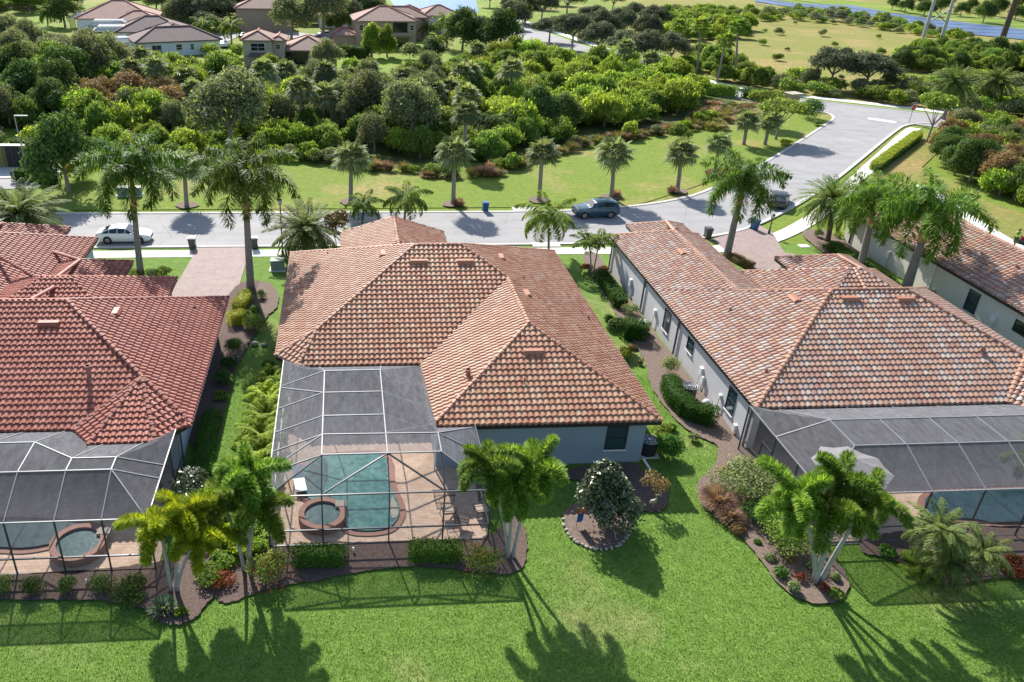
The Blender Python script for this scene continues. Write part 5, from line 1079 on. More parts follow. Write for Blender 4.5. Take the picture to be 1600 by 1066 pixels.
hedge([(333, 655), (322, 700), (315, 745)], 1.0, .6, 'leaf_hedge', 'long low hedge along the wall of the red roofed house', leaf=.05)
shrub(240, 432, .9, .6, 'leaf_dark', 'dark low bush right of the tall royal palm foot', leaf=.06, n=1300); shrub(258, 432, .8, .9, 'leaf_mid', 'spiky green bush beside the driveway and lawn', leaf=.08, n=1100); shrub(205, 430, .8, .5, 'leaf_mid', 'low green plants left of the tall royal palm foot', leaf=.06, n=900)
for (x, y, s) in [(398, 540, .3), (413, 541, .22), (372, 560, .15)]:
    g = G(x, y); tag(MB().ball((0, 0, s*.5), (s, s*.8, s*.6), 10, 6).build('garden_rock', 'stone'), 'pale boulder in the garden bed between the red and orange roofs', 'rock', 'garden rocks').location = g
hedge([(1300, 392), (1340, 420), (1400, 462)], .9, .9, 'leaf_hedge', 'long clipped hedge along the cream wall', leaf=.06); shrub(1293, 395, .7, .9, 'leaf_dark', 'round bush beside the date palm at the cream wall corner', leaf=.06, n=1500)
shrub(1278, 372, .5, .9, 'leaf_dark', 'dark ti plants beside the date palm trunk', leaf=.08, n=500); shrub(1452, 474, .55, 1.2, 'leaf_variegated', 'pale bush below the cream wall window', leaf=.06, n=1100)
shrub(1125, 405, .5, .5, 'leaf_red', 'reddish hedge plants left of the leaning royal palm', leaf=.05, n=500); hedge([(1143, 405), (1172, 420)], .8, .55, 'leaf_rust', 'bronze green hedge along the east driveway', leaf=.05)
for (x, y, lab) in [(963, 308, 'pinkish grass clump beside the palm behind the blue car'), (717, 322, 'dry grass clump beside the verge palm left of the blue bin'), (1050, 302, 'grass clump left of the verge palm near the curve'), (1108, 275, 'pink grass clump left of the short verge palm'), (1126, 274, 'deep pink grass clump right of the short verge palm'), (70, 338, 'small plant on the verge at the far left')]: tuft(x, y, .8, .9, 'grass_pink', lab, n=300, w=.03)
for i, (x, y, rr, h, m) in enumerate([(382, 862, .7, .9, 'leaf_lime'), (362, 850, .8, 1.1, 'leaf_lime'), (405, 838, .7, 1.0, 'leaf_foxtail'), (345, 885, .6, .7, 'leaf_mid'), (385, 828, .7, 1.1, 'leaf_lime'), (400, 862, .6, .8, 'leaf_bright'), (340, 830, .8, 1.2, 'leaf_mid')]):
    shrub(x, y, rr, h, m, 'leafy bright green bush at the foot of the green foxtail palms', leaf=.08, n=1300, group='green bushes between the west and centre cages')
for i, (x, y, rr, h, m) in enumerate([(352, 600, .7, 1.0, 'leaf_dark'), (345, 625, .5, .6, 'leaf_mid'), (357, 578, .6, .9, 'leaf_hedge'), (385, 500, .5, .8, 'leaf_bright'), (398, 492, .5, .7, 'leaf_hedge')]):
    shrub(x, y, rr, h, m, 'small leafy bush in the shaded bed beside the red roofed house', leaf=.07, n=900, group='bushes in the shaded bed beside the red roof')
rr_ = random.Random(91)
for i, (x, y) in enumerate([(1180, 850), (1200, 872), (1218, 900), (1240, 925), (1305, 905), (1310, 935), (1155, 832), (1105, 770), (1262, 890), (1232, 880), (1380, 868), (1410, 872), (1545, 880), (1565, 892), (1130, 745), (1085, 690), (1050, 672), (985, 545), (1000, 570)]):
    shrub(x, y, rr_.uniform(.22, .42), rr_.uniform(.25, .5), rr_.choice(['leaf_mid', 'leaf_hedge', 'leaf_rust', 'leaf_variegated']), 'small ground cover plant in the long mulch bed of the mottled roof house', 'plant', 'ground_plant', .06, 500, 1, .9, group='ground cover plants in the long mulch bed')
shrub(528, 398, 1.5, 4.6, 'leaf_rust', 'bronze leaved tree between the bushy date palm and the garage roof', 'tree', 'bronze_tree', .12, 1800, 22, .28, stems=True, zc=3.0)
shrub(548, 392, 1.1, 2.4, 'leaf_mid', 'green bush left of the garage roof by the street', leaf=.1, n=1500, lobes=12)
# stones edging the magnolia bed
ep = smoothpoly(P2([(878, 800), (884, 835), (905, 852), (935, 862), (968, 855), (985, 835), (985, 812), (965, 795)]), 2); rng = random.Random(5); mb = MB()
for i in range(0, len(ep)-1):
    p = ep[i]; st = MB().ball((0, 0, 0), (rng.uniform(.10, .16), rng.uniform(.06, .1), .06), 7, 5).build('edging_stone', 'stone'); st.location = (p[0]+rng.uniform(-.04, .04), p[1], .07); st.rotation_euler = (0, 0, rng.uniform(0, 3))
    tag(st, 'pale stone in the edging of the round magnolia bed', 'edging stone', 'stones round the magnolia bed')

# ------------------------------------------------------------------ thicket and far trees
def scatter(px, spacing, seed, mx=999):
    poly = P2(px); xs = [p[0] for p in poly]; ys = [p[1] for p in poly]; r = random.Random(seed); out = []; y = min(ys)
    row = 0
    while y < max(ys):
        x = min(xs)+(spacing*.5 if row % 2 else 0)
        while x < max(xs):
            p = (x+r.uniform(-.33, .33)*spacing, y+r.uniform(-.33, .33)*spacing)
            if bool(inpoly(np.array([p[0]]), np.array([p[1]]), poly)[0]): out.append(p)
            x += spacing
        y += spacing*.87; row += 1
    return out[:mx]
NAMES = dict(thick=('leafy_bush_tree', 'light green bushy tree in the dense thicket'), mid=('broadleaf_tree', 'mid green bushy tree in the dense thicket'), grey=('scrub_oak', 'grey green scrub oak in the dense thicket'), dark=('dense_tree', 'dark green tree in the dense thicket'),
             rust=('pepper_tree', 'rusty flowered bushy tree in the dense thicket'), yellow=('yellow_leaf_tree', 'yellow green bushy tree in the thicket'), oak=('live_oak', 'dark oak in the grove along the cross road'),
             low=('scrub_bush', 'low green scrub bush at the thicket edge'), lowgrey=('scrub_bush', 'low grey green scrub bush'), lowbright=('scrub_bush', 'low bright green scrub bush'))
def wood(p, kind, s, sfx='', trunk=True):
    n, l = NAMES[kind]; return tree(kind, p, s, n, l+sfx, 'bush' if kind.startswith('low') else 'tree', l+sfx+' group', trunk=trunk)
TH = [(-80, 205), (60, 200), (170, 218), (290, 250), (450, 240), (520, 240), (600, 248), (700, 264), (790, 258), (850, 228), (940, 208), (1065, 185), (1115, 158), (1050, 128), (960, 112), (880, 104), (800, 98), (740, 112), (640, 138), (545, 152), (430, 152), (350, 138), (290, 124), (200, 112), (60, 98), (-80, 95)]
r = random.Random(3)
for p in scatter(TH, 4.5, 12, 520):
    x, y = PJ(p[0], p[1], 0); q = r.random()
    if abs(x-220) < 80 and 165 < y < 200 and q < .75: k = 'rust'
    elif x < 230: k = 'grey' if (y < 150 and q < .65) else ('dark' if q < .5 else ('mid' if q < .8 else 'thick'))
    elif x < 470: k = 'grey' if q < .35 and y > 165 else ('mid' if q < .65 else 'thick')
    elif x < 680: k = ('grey' if q < .7 else 'mid') if y > 140 else ('thick' if q < .5 else 'mid')
    else: k = ('thick' if q < .72 else ('yellow' if q < .82 else 'mid')) if y < 205 or x > 900 else ('dark' if q < .45 else 'mid')
    s = {'thick': 1.0, 'mid': .95, 'grey': .86, 'dark': .95, 'rust': 1.0, 'yellow': 1.1}[k]*r.uniform(.8, 1.25)
    if x < 210 and y < 160: s *= 1.3
    if y > 225: s *= .8
    s *= 1.06
    if y > 212 and k in ('grey', 'dark'): k = r.choice(['mid', 'thick', k])
    wood(p, k, s, trunk=(y > 150))
r = random.Random(55)
for p in scatter(TH, 9.5, 77, 90):
    x, y = PJ(p[0], p[1], 0)
    if r.random() < (.42 if 380 < x < 760 else .15):
        H = r.uniform(4.2, 6.5); o = thing('sabal_palm', 'sabal palm rising out of the thicket', 'palm tree', (p[0], p[1], 0), 0, 'sabal palms in the thicket'); MB().tube([(0, 0, -.1), (0, 0, H)], [.24, .2], 8).build('trunk', 'trunk_grey', o, True)
        c = me_obj('crown', palm_crown('sabal'), o); c.location = (0, 0, H); c.scale = (r.uniform(1.1, 1.5),)*3
# undergrowth along the thicket's front edge
r = random.Random(8); fe = smoothpoly(P2([(170, 226), (290, 258), (450, 247), (560, 262), (700, 276), (790, 272), (850, 240), (940, 222), (1075, 202), (1140, 178)]), 1, False)
for i in range(len(fe)-1):
    a, b = Vector(fe[i]), Vector(fe[i+1]); n = max(1, int((b-a).length/.75))
    for j in range(n):
        p = a.lerp(b, (j+r.random())/n); x, y = PJ(p.x, p.y, 0)
        if x > 560 and r.random() < .85: tuft(0, 0, r.uniform(.9, 1.5), r.uniform(.7, 1.4), 'grass_tan' if r.random() < .7 else 'grass_pink', 'tan tall grass clump along the thicket edge', wxy=(p.x+r.uniform(-1, 1), p.y+r.uniform(-1.4, .8)), group='tall grass clumps along the thicket edge', n=260, w=.04)
        elif r.random() < .8: wood((p.x, p.y+r.uniform(-.5, 1)), r.choice(['low', 'lowgrey', 'lowbright']), r.uniform(.7, 1.2), trunk=False)
for p in scatter([(1060, 196), (1110, 160), (1190, 168), (1180, 185), (1120, 205)], 2.2, 5, 60):
    tuft(0, 0, r.uniform(1, 1.7), r.uniform(.6, 1.3), r.choice(['grass_tan', 'grass_pink', 'grass_tan']), 'dry grass clump on the slope below the cross road', wxy=p, group='dry grass below the cross road', n=260, w=.04)
tree('low', G(1062, 222), 1.3, 'shrub', 'round green shrub at the grass edge behind the verge palms', 'bush', trunk=False)
hedge([(1100, 146), (1146, 152)], 2.0, 1.8, 'leaf_mid', 'left green hedge along the cross road', leaf=.12, dens=60); hedge([(1165, 153), (1190, 158)], 2.0, 1.8, 'leaf_hedge', 'right green hedge along the cross road', leaf=.12, dens=60)
# individually placed trees
TR = [('grey', (362, 248), 1.95, 'scrub_oak', 'large rounded grey green oak at the thicket edge behind the royal palm'), ('dark', (108, 300), 1.35, 'dense_tree', 'big dark green tree with low limbs beside the court'), ('yellow', (130, 285), .9, 'leafy_bush_tree', 'yellow green tree behind the big dark tree'),
      ('grey', (575, 205), 1.5, 'scrub_oak', 'tall grey green oak in the middle of the thicket'), ('grey', (640, 232), 1.4, 'scrub_oak', 'grey green oak at the thicket edge above the young palms'), ('grey', (510, 112), 1.3, 'scrub_oak', 'grey round tree at the right corner of the beige house'),
      ('oak', (1297, 139), 1.05, 'live_oak', 'left broad dark oak of the pair beyond the cross road'), ('oak', (1350, 142), 1.1, 'live_oak', 'right broad dark oak of the pair beyond the cross road'),
      ('grey', (1262, 138), .7, 'scrub_oak', 'smaller grey tree left of the broad oak pair'), ('tabletop', (1212, 218), 1.35, 'flat_topped_tree', 'flat topped tree beside the sabal palm pair'), ('tabletop', (1190, 196), 1.1, 'flat_topped_tree', 'flat topped tree behind the sabal palm pair'), ('tabletop', (1448, 222), 1.35, 'flat_topped_tree', 'flat topped tree right of the stop sign'),
      ('bamboo', (581, 90), 1.2, 'bamboo_clump', 'left half of the tall bamboo screen before the tan house'), ('bamboo', (605, 90), 1.2, 'bamboo_clump', 'right half of the tall bamboo screen before the tan house'), ('dark', (677, 96), 1.1, 'dense_tree', 'round dark tree right of the tan balcony house'),
      ('dark', (722, 80), 1.75, 'dense_tree', 'left dark ficus in the group before the pond'), ('dark', (748, 82), 1.7, 'dense_tree', 'middle dark ficus in the group before the pond'), ('dark', (782, 86), 1.75, 'dense_tree', 'right dark ficus in the group before the pond'),
      ('grey', (455, 62), 2.0, 'scrub_oak', 'dark grey oak behind the beige house roof'), ('grey', (505, 60), 2.2, 'scrub_oak', 'pale grey oak right of the beige house roof'), ('grey', (530, 50), 2.0, 'scrub_oak', 'grey oak between the beige house and the tan house'), ('oak', (345, 45), 1.0, 'live_oak', 'dark oak above the long white bungalow'), ('oak', (375, 30), 1.0, 'live_oak', 'dark oak at the top above the beige house'),
      ('dark', (300, 42), 1.6, 'dense_tree', 'dark tree right of the pink roofed house'), ('grey', (560, 30), 2.0, 'scrub_oak', 'grey oak above the tan house'), ('dark', (102, 42), 1.6, 'dense_tree', 'round dark tree before the white cages'), ('dark', (510, 15), 1.4, 'dense_tree', 'dark tree at the top edge left of the pond'), ('grey', (600, 8), .9, 'scrub_oak', 'small grey tree at the pond edge'),
      ('low', (330, 88), 1.6, 'shrub', 'clipped green bush at the right end of the long white bungalow'), ('low', (372, 92), 1.6, 'shrub', 'clipped green bush left of the beige house'), ('lowgrey', (640, 94), 1.9, 'shrub', 'grey shrub mass below the tan balcony house')]
for k, px, s, n, l in TR: tree(k, G(*px), s, n, l, 'bush' if k.startswith('low') else ('bamboo' if k == 'bamboo' else 'tree'))
hedge([(535, 86), (572, 92)], 2.2, 2.2, 'leaf_dark', 'dark clipped hedge left of the bamboo', leaf=.15, dens=40)
g = G(1266, 186); shrub(0, 0, 2.1, 2.6, 'leaf_hedge', 'smooth dome shaped bush beside the left entrance pillar', wxy=g[:2], leaf=.09, n=5000, lobes=1, lobe_r=.95, zc=.9)
hedge([(1366, 266), (1400, 240), (1432, 216)], 1.3, 1.0, 'leaf_yellow', 'yellow green hedge along the right side of the sidewalk', leaf=.08, dens=150); hedge([(1368, 270), (1402, 245), (1432, 222)], .6, .8, 'leaf_dark', 'dark hedge behind the yellow green sidewalk hedge', leaf=.08, dens=150)
shrub(1275, 196, .9, .9, 'leaf_dark', 'small dark shrub in front of the dome shaped bush', leaf=.1, n=900); shrub(1228, 226, 1.0, .8, 'leaf_yellow', 'yellow low shrub below the flat topped tree', leaf=.1, n=900)
hedge([(1485, 200), (1530, 206)], 1.3, 1.0, 'leaf_mid', 'green hedge right of the right entrance pillar', leaf=.1, dens=120)
r = random.Random(19)
for i, px in enumerate([(800, 62), (845, 42), (893, 78), (932, 92), (975, 104), (885, 28), (925, 45), (965, 66), (1008, 84), (800, 24), (842, 14), (1003, 112), (765, 12), (955, 22), (1020, 48), (905, 62), (858, 66), (1045, 108), (990, 40), (820, 36), (940, 74), (870, 8)]):
    wood(G(*px)[:2], 'oak', r.uniform(.85, 1.15))
for p in scatter([(1470, 225), (1500, 196), (1600, 205), (1800, 240), (1950, 420), (1700, 370), (1600, 330), (1520, 296), (1462, 262)], 2.9, 9, 230):
    k = r.choice(['thick', 'mid', 'rust', 'dark', 'yellow', 'thick', 'grey']); wood(p, k, r.uniform(.6, .95), ' at the right edge')
for p in scatter([(1190, 146), (1260, 150), (1400, 166), (1600, 186), (1700, 198), (1700, 150), (1600, 140), (1480, 128), (1400, 140), (1320, 145), (1240, 130)], 3.6, 21, 130):
    x, y = PJ(*p, 0); k = r.choice(['lowgrey', 'low', 'lowgrey', 'lowbright', 'low']); wood(p, k, r.uniform(1.0, 1.9), ' beyond the cross road', trunk=False)
for p in scatter([(1395, 112), (1400, 90), (1480, 84), (1620, 84), (1750, 90), (1750, 130), (1560, 112), (1450, 116)], 3.8, 22, 120): wood(p, r.choice(['thick', 'mid', 'mid', 'dark']), r.uniform(.7, 1.0), ' below the power poles', trunk=False)
for p in scatter([(1060, 112), (1070, 85), (1130, 95), (1185, 120), (1200, 142), (1120, 128)], 3.4, 23, 60): wood(p, r.choice(['mid', 'low', 'thick']), r.uniform(.6, .9), ' beside the tall fan palms', trunk=False)
for p in scatter([(1000, 20), (1180, 26), (1600, 84), (1600, 150), (1400, 150), (1200, 135), (1060, 90)], 11, 24, 170):
    if r.random() < .38: wood((p[0]+r.uniform(-3, 3), p[1]+r.uniform(-4, 4)), r.choice(['low', 'lowgrey', 'lowgrey']), r.uniform(.5, 1.1), ' dotted over the meadow', trunk=False)
for p in scatter([(1010, 28), (1180, 6), (1270, 16), (1390, 36), (1500, 60), (1560, 66), (1470, 62), (1350, 44), (1240, 32), (1100, 36)], 5.5, 25, 110): wood(p, r.choice(['low', 'lowbright', 'lowgrey']), r.uniform(1.0, 1.9), ' along the canal edge', trunk=False)
for p in scatter([(1020, 62), (1030, 28), (1120, 34), (1180, 50), (1160, 60), (1080, 64)], 5.5, 26, 50): wood(p, r.choice(['thick', 'mid', 'thick']), r.uniform(.9, 1.3), ' at the upper meadow edge', trunk=False)
for i, (x, y) in enumerate([(1393, 16), (1413, 20), (1443, 25), (1468, 20), (1500, 26), (1535, 36), (1515, 20), (1555, 26), (1585, 32), (1440, 8), (1480, 10), (1600, 18)]): wood(G(x, y)[:2], 'dark', r.uniform(.9, 1.3), ' in the row across the canal')
HC = [(-15, 172), (-35, 190), (-38, 200), (-55, 225), (10, 200), (12, 214), (26, 226), (18, 229), (-20, 226), (0, 235), (-50, 184)]
for p in scatter([(285, 72), (345, 52), (420, 46), (560, 56), (600, 45), (600, 5), (300, -5), (240, 10), (240, 40)], 8, 41, 70):
    if all((p[0]-h[0])**2+(p[1]-h[1])**2 > 120 for h in HC): wood(p, r.choice(['dark', 'grey', 'grey', 'oak']), r.uniform(.8, 1.5), ' among the far houses')
for p in scatter([(330, 100), (480, 118), (585, 112), (560, 130), (420, 138), (330, 122)], 4.5, 42, 50): wood(p, r.choice(['low', 'lowbright', 'thick']), r.uniform(.6, 1.0), ' below the beige house', trunk=False)
for p in scatter([(-150, 66), (-60, 40), (-20, 18), (60, 22), (130, 8), (130, -25), (-250, -25), (-300, 60)], 7.5, 31, 90): wood(p, r.choice(['dark', 'dark', 'mid']), r.uniform(1.3, 1.9), ' at the top left')
for p in scatter([(150, -4), (760, 12), (760, -40), (150, -40)], 11, 32, 110):
    x, y = PJ(*p, 0)
    if not 560 < x < 760: wood(p, r.choice(['dark', 'grey', 'mid']), r.uniform(1.2, 1.8), ' behind the far houses')
for (x, y, k, s) in [(0, 205, 'grey', .9), (-10, 222, 'lowgrey', 1.5), (55, 225, 'lowbright', 1.5), (75, 222, 'lowbright', 1.6), (95, 232, 'yellow', .8), (205, 255, 'thick', .8), (180, 245, 'thick', .9), (235, 262, 'mid', .8), (100, 215, 'thick', .8), (270, 268, 'low', 1.4)]: wood(G(x, y)[:2], k, s, ' beside the bright lawn')

# near lawn: real blades where they can be seen
def grass(name, x0, x1, y0, y1, n, seed):
    rng = np.random.RandomState(seed); x = rng.uniform(x0, x1, n); y = y0+(y1-y0)*rng.rand(n)**1.25; ok = np.ones(n, bool)
    for o in [q for q in COL.objects if q.name.startswith(('mulch_bed', 'pool_deck'))]:
        vs = [o.matrix_world@v.co for v in o.data.vertices]; 
        if o.name.startswith('pool_deck'): bx = [min(v.x for v in vs), max(v.x for v in vs), min(v.y for v in vs), max(v.y for v in vs)]; ok &= ~((x > bx[0]) & (x < bx[1]) & (y > bx[2]) & (y < bx[3])); continue
        ok &= ~inpoly(x, y, OUTLINE[o.name])
    x, y = x[ok], y[ok]; n = len(x); a = rng.uniform(0, 6.283, n); h = rng.uniform(.03, .075, n); w = rng.uniform(.008, .016, n); lx = rng.normal(0, .03, n); ly = rng.normal(0, .03, n)
    B = np.stack([x, y, 0*x], 1); s = np.stack([np.cos(a)*w, np.sin(a)*w, 0*a], 1); T = B+np.stack([lx, ly, h], 1); V = np.stack([B-s, B+s, T+s*.3, T-s*.3], 1).reshape(-1, 3)
    o = me_obj(name, np_mesh(name, V, np.arange(4*n).reshape(n, 4), 'grass_blade'), None); return tag(o, 'short green lawn blades', 'grass', kind='stuff')
grass('lawn_grass', -19, 30, 18.5, 45, 330000, 4)

# ------------------------------------------------------------------ vehicles
def car(kind, label, loc, rz, paint, name='parked_car'):
    """stations along x (front at +x): half width, sill z, belt z, roof z, roof half width"""
    t = thing(name, label, 'car', (loc[0], loc[1], .02), rz)
    if kind == 'sedan':
        ST = [(2.42, .62, .42, .60, .60, .55), (2.30, .80, .25, .72, .72, .74), (1.95, .90, .20, .84, .84, .84), (1.15, .92, .20, .93, .98, .86), (.95, .92, .20, .94, 1.03, .82), (.25, .93, .20, .95, 1.40, .62), (-.45, .93, .20, .96, 1.45, .61), (-1.2, .92, .20, .97, 1.34, .60), (-1.85, .91, .22, .99, 1.08, .72), (-2.15, .88, .26, .98, 1.02, .80), (-2.38, .78, .38, .90, .92, .72), (-2.46, .62, .45, .78, .80, .58)]; cab = (4, 8); wb = (1.45, -1.4); wr = .34
    else:
        ST = [(2.30, .66, .45, .80, .80, .60), (2.20, .84, .30, .98, .98, .78), (1.85, .93, .24, 1.06, 1.08, .86), (1.05, .95, .24, 1.12, 1.16, .88), (.85, .95, .24, 1.13, 1.20, .84), (.25, .95, .24, 1.14, 1.66, .70), (-.6, .95, .24, 1.16, 1.72, .70), (-1.5, .94, .24, 1.17, 1.68, .68), (-2.1, .92, .28, 1.18, 1.58, .66), (-2.3, .86, .36, 1.15, 1.22, .78), (-2.36, .78, .42, .95, .97, .74)]; cab = (4, 8); wb = (1.42, -1.38); wr = .38
    ring = lambda s: [(s[0], -s[1]*.92, s[2]), (s[0], -s[1], (s[2]+s[3])*.5), (s[0], -s[1]*.98, s[3]), (s[0], -s[5], s[4]), (s[0], 0, s[4]+.035), (s[0], s[5], s[4]), (s[0], s[1]*.98, s[3]), (s[0], s[1], (s[2]+s[3])*.5), (s[0], s[1]*.92, s[2])]
    V = []; Fc = []; n = 9
    for s in ST: V += ring(s)
    for i in range(len(ST)-1):
        for k in range(n): Fc.append((i*n+k, i*n+(k+1) % n, (i+1)*n+(k+1) % n, (i+1)*n+k))
    Fc += [tuple(range(n)), tuple(range((len(ST)-1)*n, len(ST)*n))[::-1]]
    b = obj('body', V, Fc, paint, t, True); md = b.modifiers.new('bevel', 'BEVEL'); md.width = .03; md.segments = 2; md.limit_method = 'ANGLE'
    g = MB()
    def L(i, y, f):                                           # point on the glasshouse side i, fraction f from belt to roof
        s = ST[i]; w = s[1]*.98+(s[5]-s[1]*.98)*f+.012; return (s[0], y*w, s[3]+(s[4]-s[3])*f)
    for y in (-1, 1):
        for i in range(cab[0], cab[1]):
            a, b2 = i, i+1; f0, f1 = .12, .86; P = [L(a, y, f0), L(b2, y, f0), L(b2, y, f1), L(a, y, f1)]
            x0 = P[0][0]; x1 = P[1][0]; P = [tuple(p[j]+((x1-x0)*.05*(1 if q in (0, 3) else -1) if j == 0 else 0) for j in range(3)) for q, p in enumerate(P)]
            g.add(P, [(0, 1, 2, 3)])
    s0, s1 = ST[cab[0]], ST[cab[0]+1]; g.add([(s0[0]+.0, -s0[5]*.9, s0[4]+.03), (s0[0], s0[5]*.9, s0[4]+.03), (s1[0]+.06, s1[5]*.92, s1[4]+.01), (s1[0]+.06, -s1[5]*.92, s1[4]+.01)], [(0, 1, 2, 3)])
    s0, s1 = ST[cab[1]], ST[cab[1]-1] if kind == 'sedan' else ST[cab[1]+1]; 
    if kind == 'sedan': g.add([(s1[0]-.08, -s1[5]*.9, s1[4]+.02), (s1[0]-.08, s1[5]*.9, s1[4]+.02), (s0[0]+.03, s0[5]*.9, s0[4]+.035), (s0[0]+.03, -s0[5]*.9, s0[4]+.035)], [(0, 1, 2, 3)])
    else: g.add([(s0[0]-.03, -s0[5]*.9, s0[4]-.03), (s0[0]-.03, s0[5]*.9, s0[4]-.03), (s1[0]-.02, s1[5]*.9, s1[4]+.06), (s1[0]-.02, -s1[5]*.9, s1[4]+.06)], [(0, 1, 2, 3)])
    g.build('windows', 'glass_dark', t)
    for x in wb:
        for y in (-1, 1):
            w = MB(); w.tube([(x, y*.74, wr), (x, y*.945, wr)], wr, 20); wo = w.build('wheel', 'tyre', t); MB().tube([(x, y*.94, wr), (x, y*.955, wr)], wr*.62, 14).build('rim', 'rim', wo)
            w = MB(); w.tube([(x, y*.70, wr+.02), (x, y*.937, wr+.02)], wr*1.14, 20).build('wheel_arch', 'tyre', t)
    for y in (-1, 1):
        f = ST[1]; MB().box(f[0]-.18, f[0]+.02, y*f[1]*.86-.13, y*f[1]*.86+.13, f[3]-.17, f[3]-.05).build('headlight', 'lamp_lens', t)
        r_ = ST[-2]; MB().box(r_[0]-.03, r_[0]+.12, y*r_[1]*.88-.12, y*r_[1]*.88+.12, r_[3]-.18, r_[3]-.04).build('tail_light', 'tail_red', t)
        m_ = ST[cab[0]]; MB().ball((m_[0]-.15, y*(m_[1]+.1), m_[3]+.06), (.07, .11, .07), 8, 6).build('side_mirror', paint, t)
    MB().box(ST[0][0]-.03, ST[0][0]+.02, -.4, .4, .42, .56).build('grille', 'tyre', t)
    if kind == 'suv':
        for y in (-.62, .62): MB().bar((.1, y, 1.76), (-1.7, y, 1.78), .04).build('roof_rail', 'tyre', t)
    return t
c = G(193, 382); car('sedan', 'white sedan parked on the street behind the tall royal palm', (c[0], c[1]+.95), R(0), 'car_white')
c = G(932, 342); car('suv', 'dark blue compact off road car parked at the far kerb', (c[0], c[1]+.8), R(184), 'car_blue')
c = G(1228, 322); car('sedan', 'dark car mostly hidden by fronds of the leaning royal palm', (c[0]-.6, c[1]+.6), R(58), 'car_dark')
for i, (x, y, rz, p, l) in enumerate([(350, 73, 100, 'car_white', 'white car parked right of the long white bungalow'), (500, 64, 20, 'car_silver', 'silver car parked behind the beige house'), (514, 68, 20, 'car_white', 'white car parked behind the silver car'), (511, 58, 10, 'car_silver', 'farther silver car on the street behind the beige house'), (380, 60, 95, 'car_dark', 'dark car left of the beige house')]):
    car('sedan', l, G(x, y)[:2], R(rz), p)

# ------------------------------------------------------------------ street furniture
def wheelie(px, py, label, body='bin_grey', lid='bin_grey', rz=0):
    c = G(px, py); t = thing('wheeled_bin', label, 'bin', c, rz); b, l_ = MB(), MB()
    V = [(-.24, -.26, .05), (.24, -.26, .05), (.24, .26, .05), (-.24, .26, .05), (-.31, -.36, 1.0), (.31, -.36, 1.0), (.31, .36, 1.0), (-.31, .36, 1.0)]
    b.add(V, [(3, 2, 1, 0), (4, 5, 6, 7), (0, 1, 5, 4), (1, 2, 6, 5), (2, 3, 7, 6), (3, 0, 4, 7)]); b.box(-.34, .34, -.39, -.36, .93, .99); b.build('body', body, t)
    l_.box(-.34, .34, -.40, .38, 1.0, 1.05).box(-.26, .26, -.30, .3, 1.05, 1.09).build('lid', lid, t); MB().tube([(-.26, .43, .98), (.26, .43, .98)], .02, 6).build('handle', body, t)
    for sx in (-.27, .27): MB().tube([(sx-.03, .27, .12), (sx+.03, .27, .12)], .12, 12).build('wheel', 'tyre', t)
    return t
wheelie(301, 388, 'grey wheeled bin with a pale lid at the left corner of the driveway', lid='lid_pale'); wheelie(398, 388, 'dark grey wheeled bin right of the royal palm by the driveway', rz=.1)
wheelie(758, 331, 'blue wheeled bin on the far verge of the street', 'bin_blue', 'bin_blue'); wheelie(1105, 372, 'dark grey wheeled bin left of the leaning royal palm'); wheelie(1178, 359, 'blue wheeled bin right of the leaning royal palm', 'bin_blue', 'bin_blue', .3)
def utility(px, py, label, s=1.0, w=1.1):
    c = G(px, py); t = thing('utility_box', label, 'utility box', c); MB().box(-w*.62, w*.62, -.6, .55, -.02, .08).build('pad', 'concrete', t)
    mb = MB(); V = [(-w/2, -.42, .08), (w/2, -.42, .08), (w/2, .42, .08), (-w/2, .42, .08), (-w/2, -.36, .8*s), (w/2, -.36, .8*s), (w/2, .42, .9*s), (-w/2, .42, .9*s)]
    mb.add(V, [(3, 2, 1, 0), (4, 5, 6, 7), (0, 1, 5, 4), (1, 2, 6, 5), (2, 3, 7, 6), (3, 0, 4, 7)]); mb.build('cabinet', 'box_green', t); MB().box(-w/2-.03, w/2+.03, -.44, .46, .9*s, .93*s).build('lid', 'box_green', t); return t
utility(434, 421, 'pale green utility box on the lawn beside the orange roof'); utility(194, 305, 'left pale green utility box of the pair behind the royal palm', 1.0, 1.2); utility(214, 305, 'right pale green utility box of the pair behind the royal palm', 1.0, 1.0)
def ac(x, y, label, col='metal_grey', top='frame_dark', r=.42, h=.85, rnd_=True):
    t = thing('air_conditioner', label, 'air conditioner', (x, y, 0)); MB().box(-.55, .55, -.55, .55, -.02, .08).build('pad', 'concrete', t); b = MB()
    b.prism(ring_poly((0, 0), r, r, 16 if rnd_ else 4), .08, h); b.build('casing', col, t); tp_ = MB()
    for q in (r, r*.72, r*.44): tp_.tube([(q*math.cos(a*math.pi/10), q*math.sin(a*math.pi/10), h+.02) for a in range(21)], .022, 5, False)
    for a in range(8): tp_.bar((0, 0, h+.04), (r*math.cos(a*math.pi/4), r*math.sin(a*math.pi/4), h+.02), .018)
    tp_.cyl((0, 0), .1, h, h+.06, 10); tp_.build('fan_guard', top, t); return t
ac(21.9, 51.2, 'white topped air conditioner against the grey wall near the street', 'metal_grey', 'trim_white', .5); ac(21.8, 41.9, 'black round air conditioner behind the curved hedge', 'frame_dark', 'metal_grey', .5, .95); ac(17.15, 36.2, 'black round air conditioner at the rear corner of the orange roofed house', 'frame_dark', 'metal_grey', .5, .95)
t = thing('pool_heater', 'small white pool pump unit beside the black air conditioner behind the hedge', 'pool pump', (22.5, 40.7, 0)); MB().ball((0, 0, .35), (.28, .28, .35), 12, 8).build('filter', 'trim_white', t); MB().tube([(.1, 0, .5), (.35, -.3, .5), (.35, -.9, .3), (.1, -1.0, 0)], .04, 6).build('pipe', 'trim_white', t); MB().box(-.3, .1, -.75, -.4, .1, .4).build('pump', 'metal_grey', t)
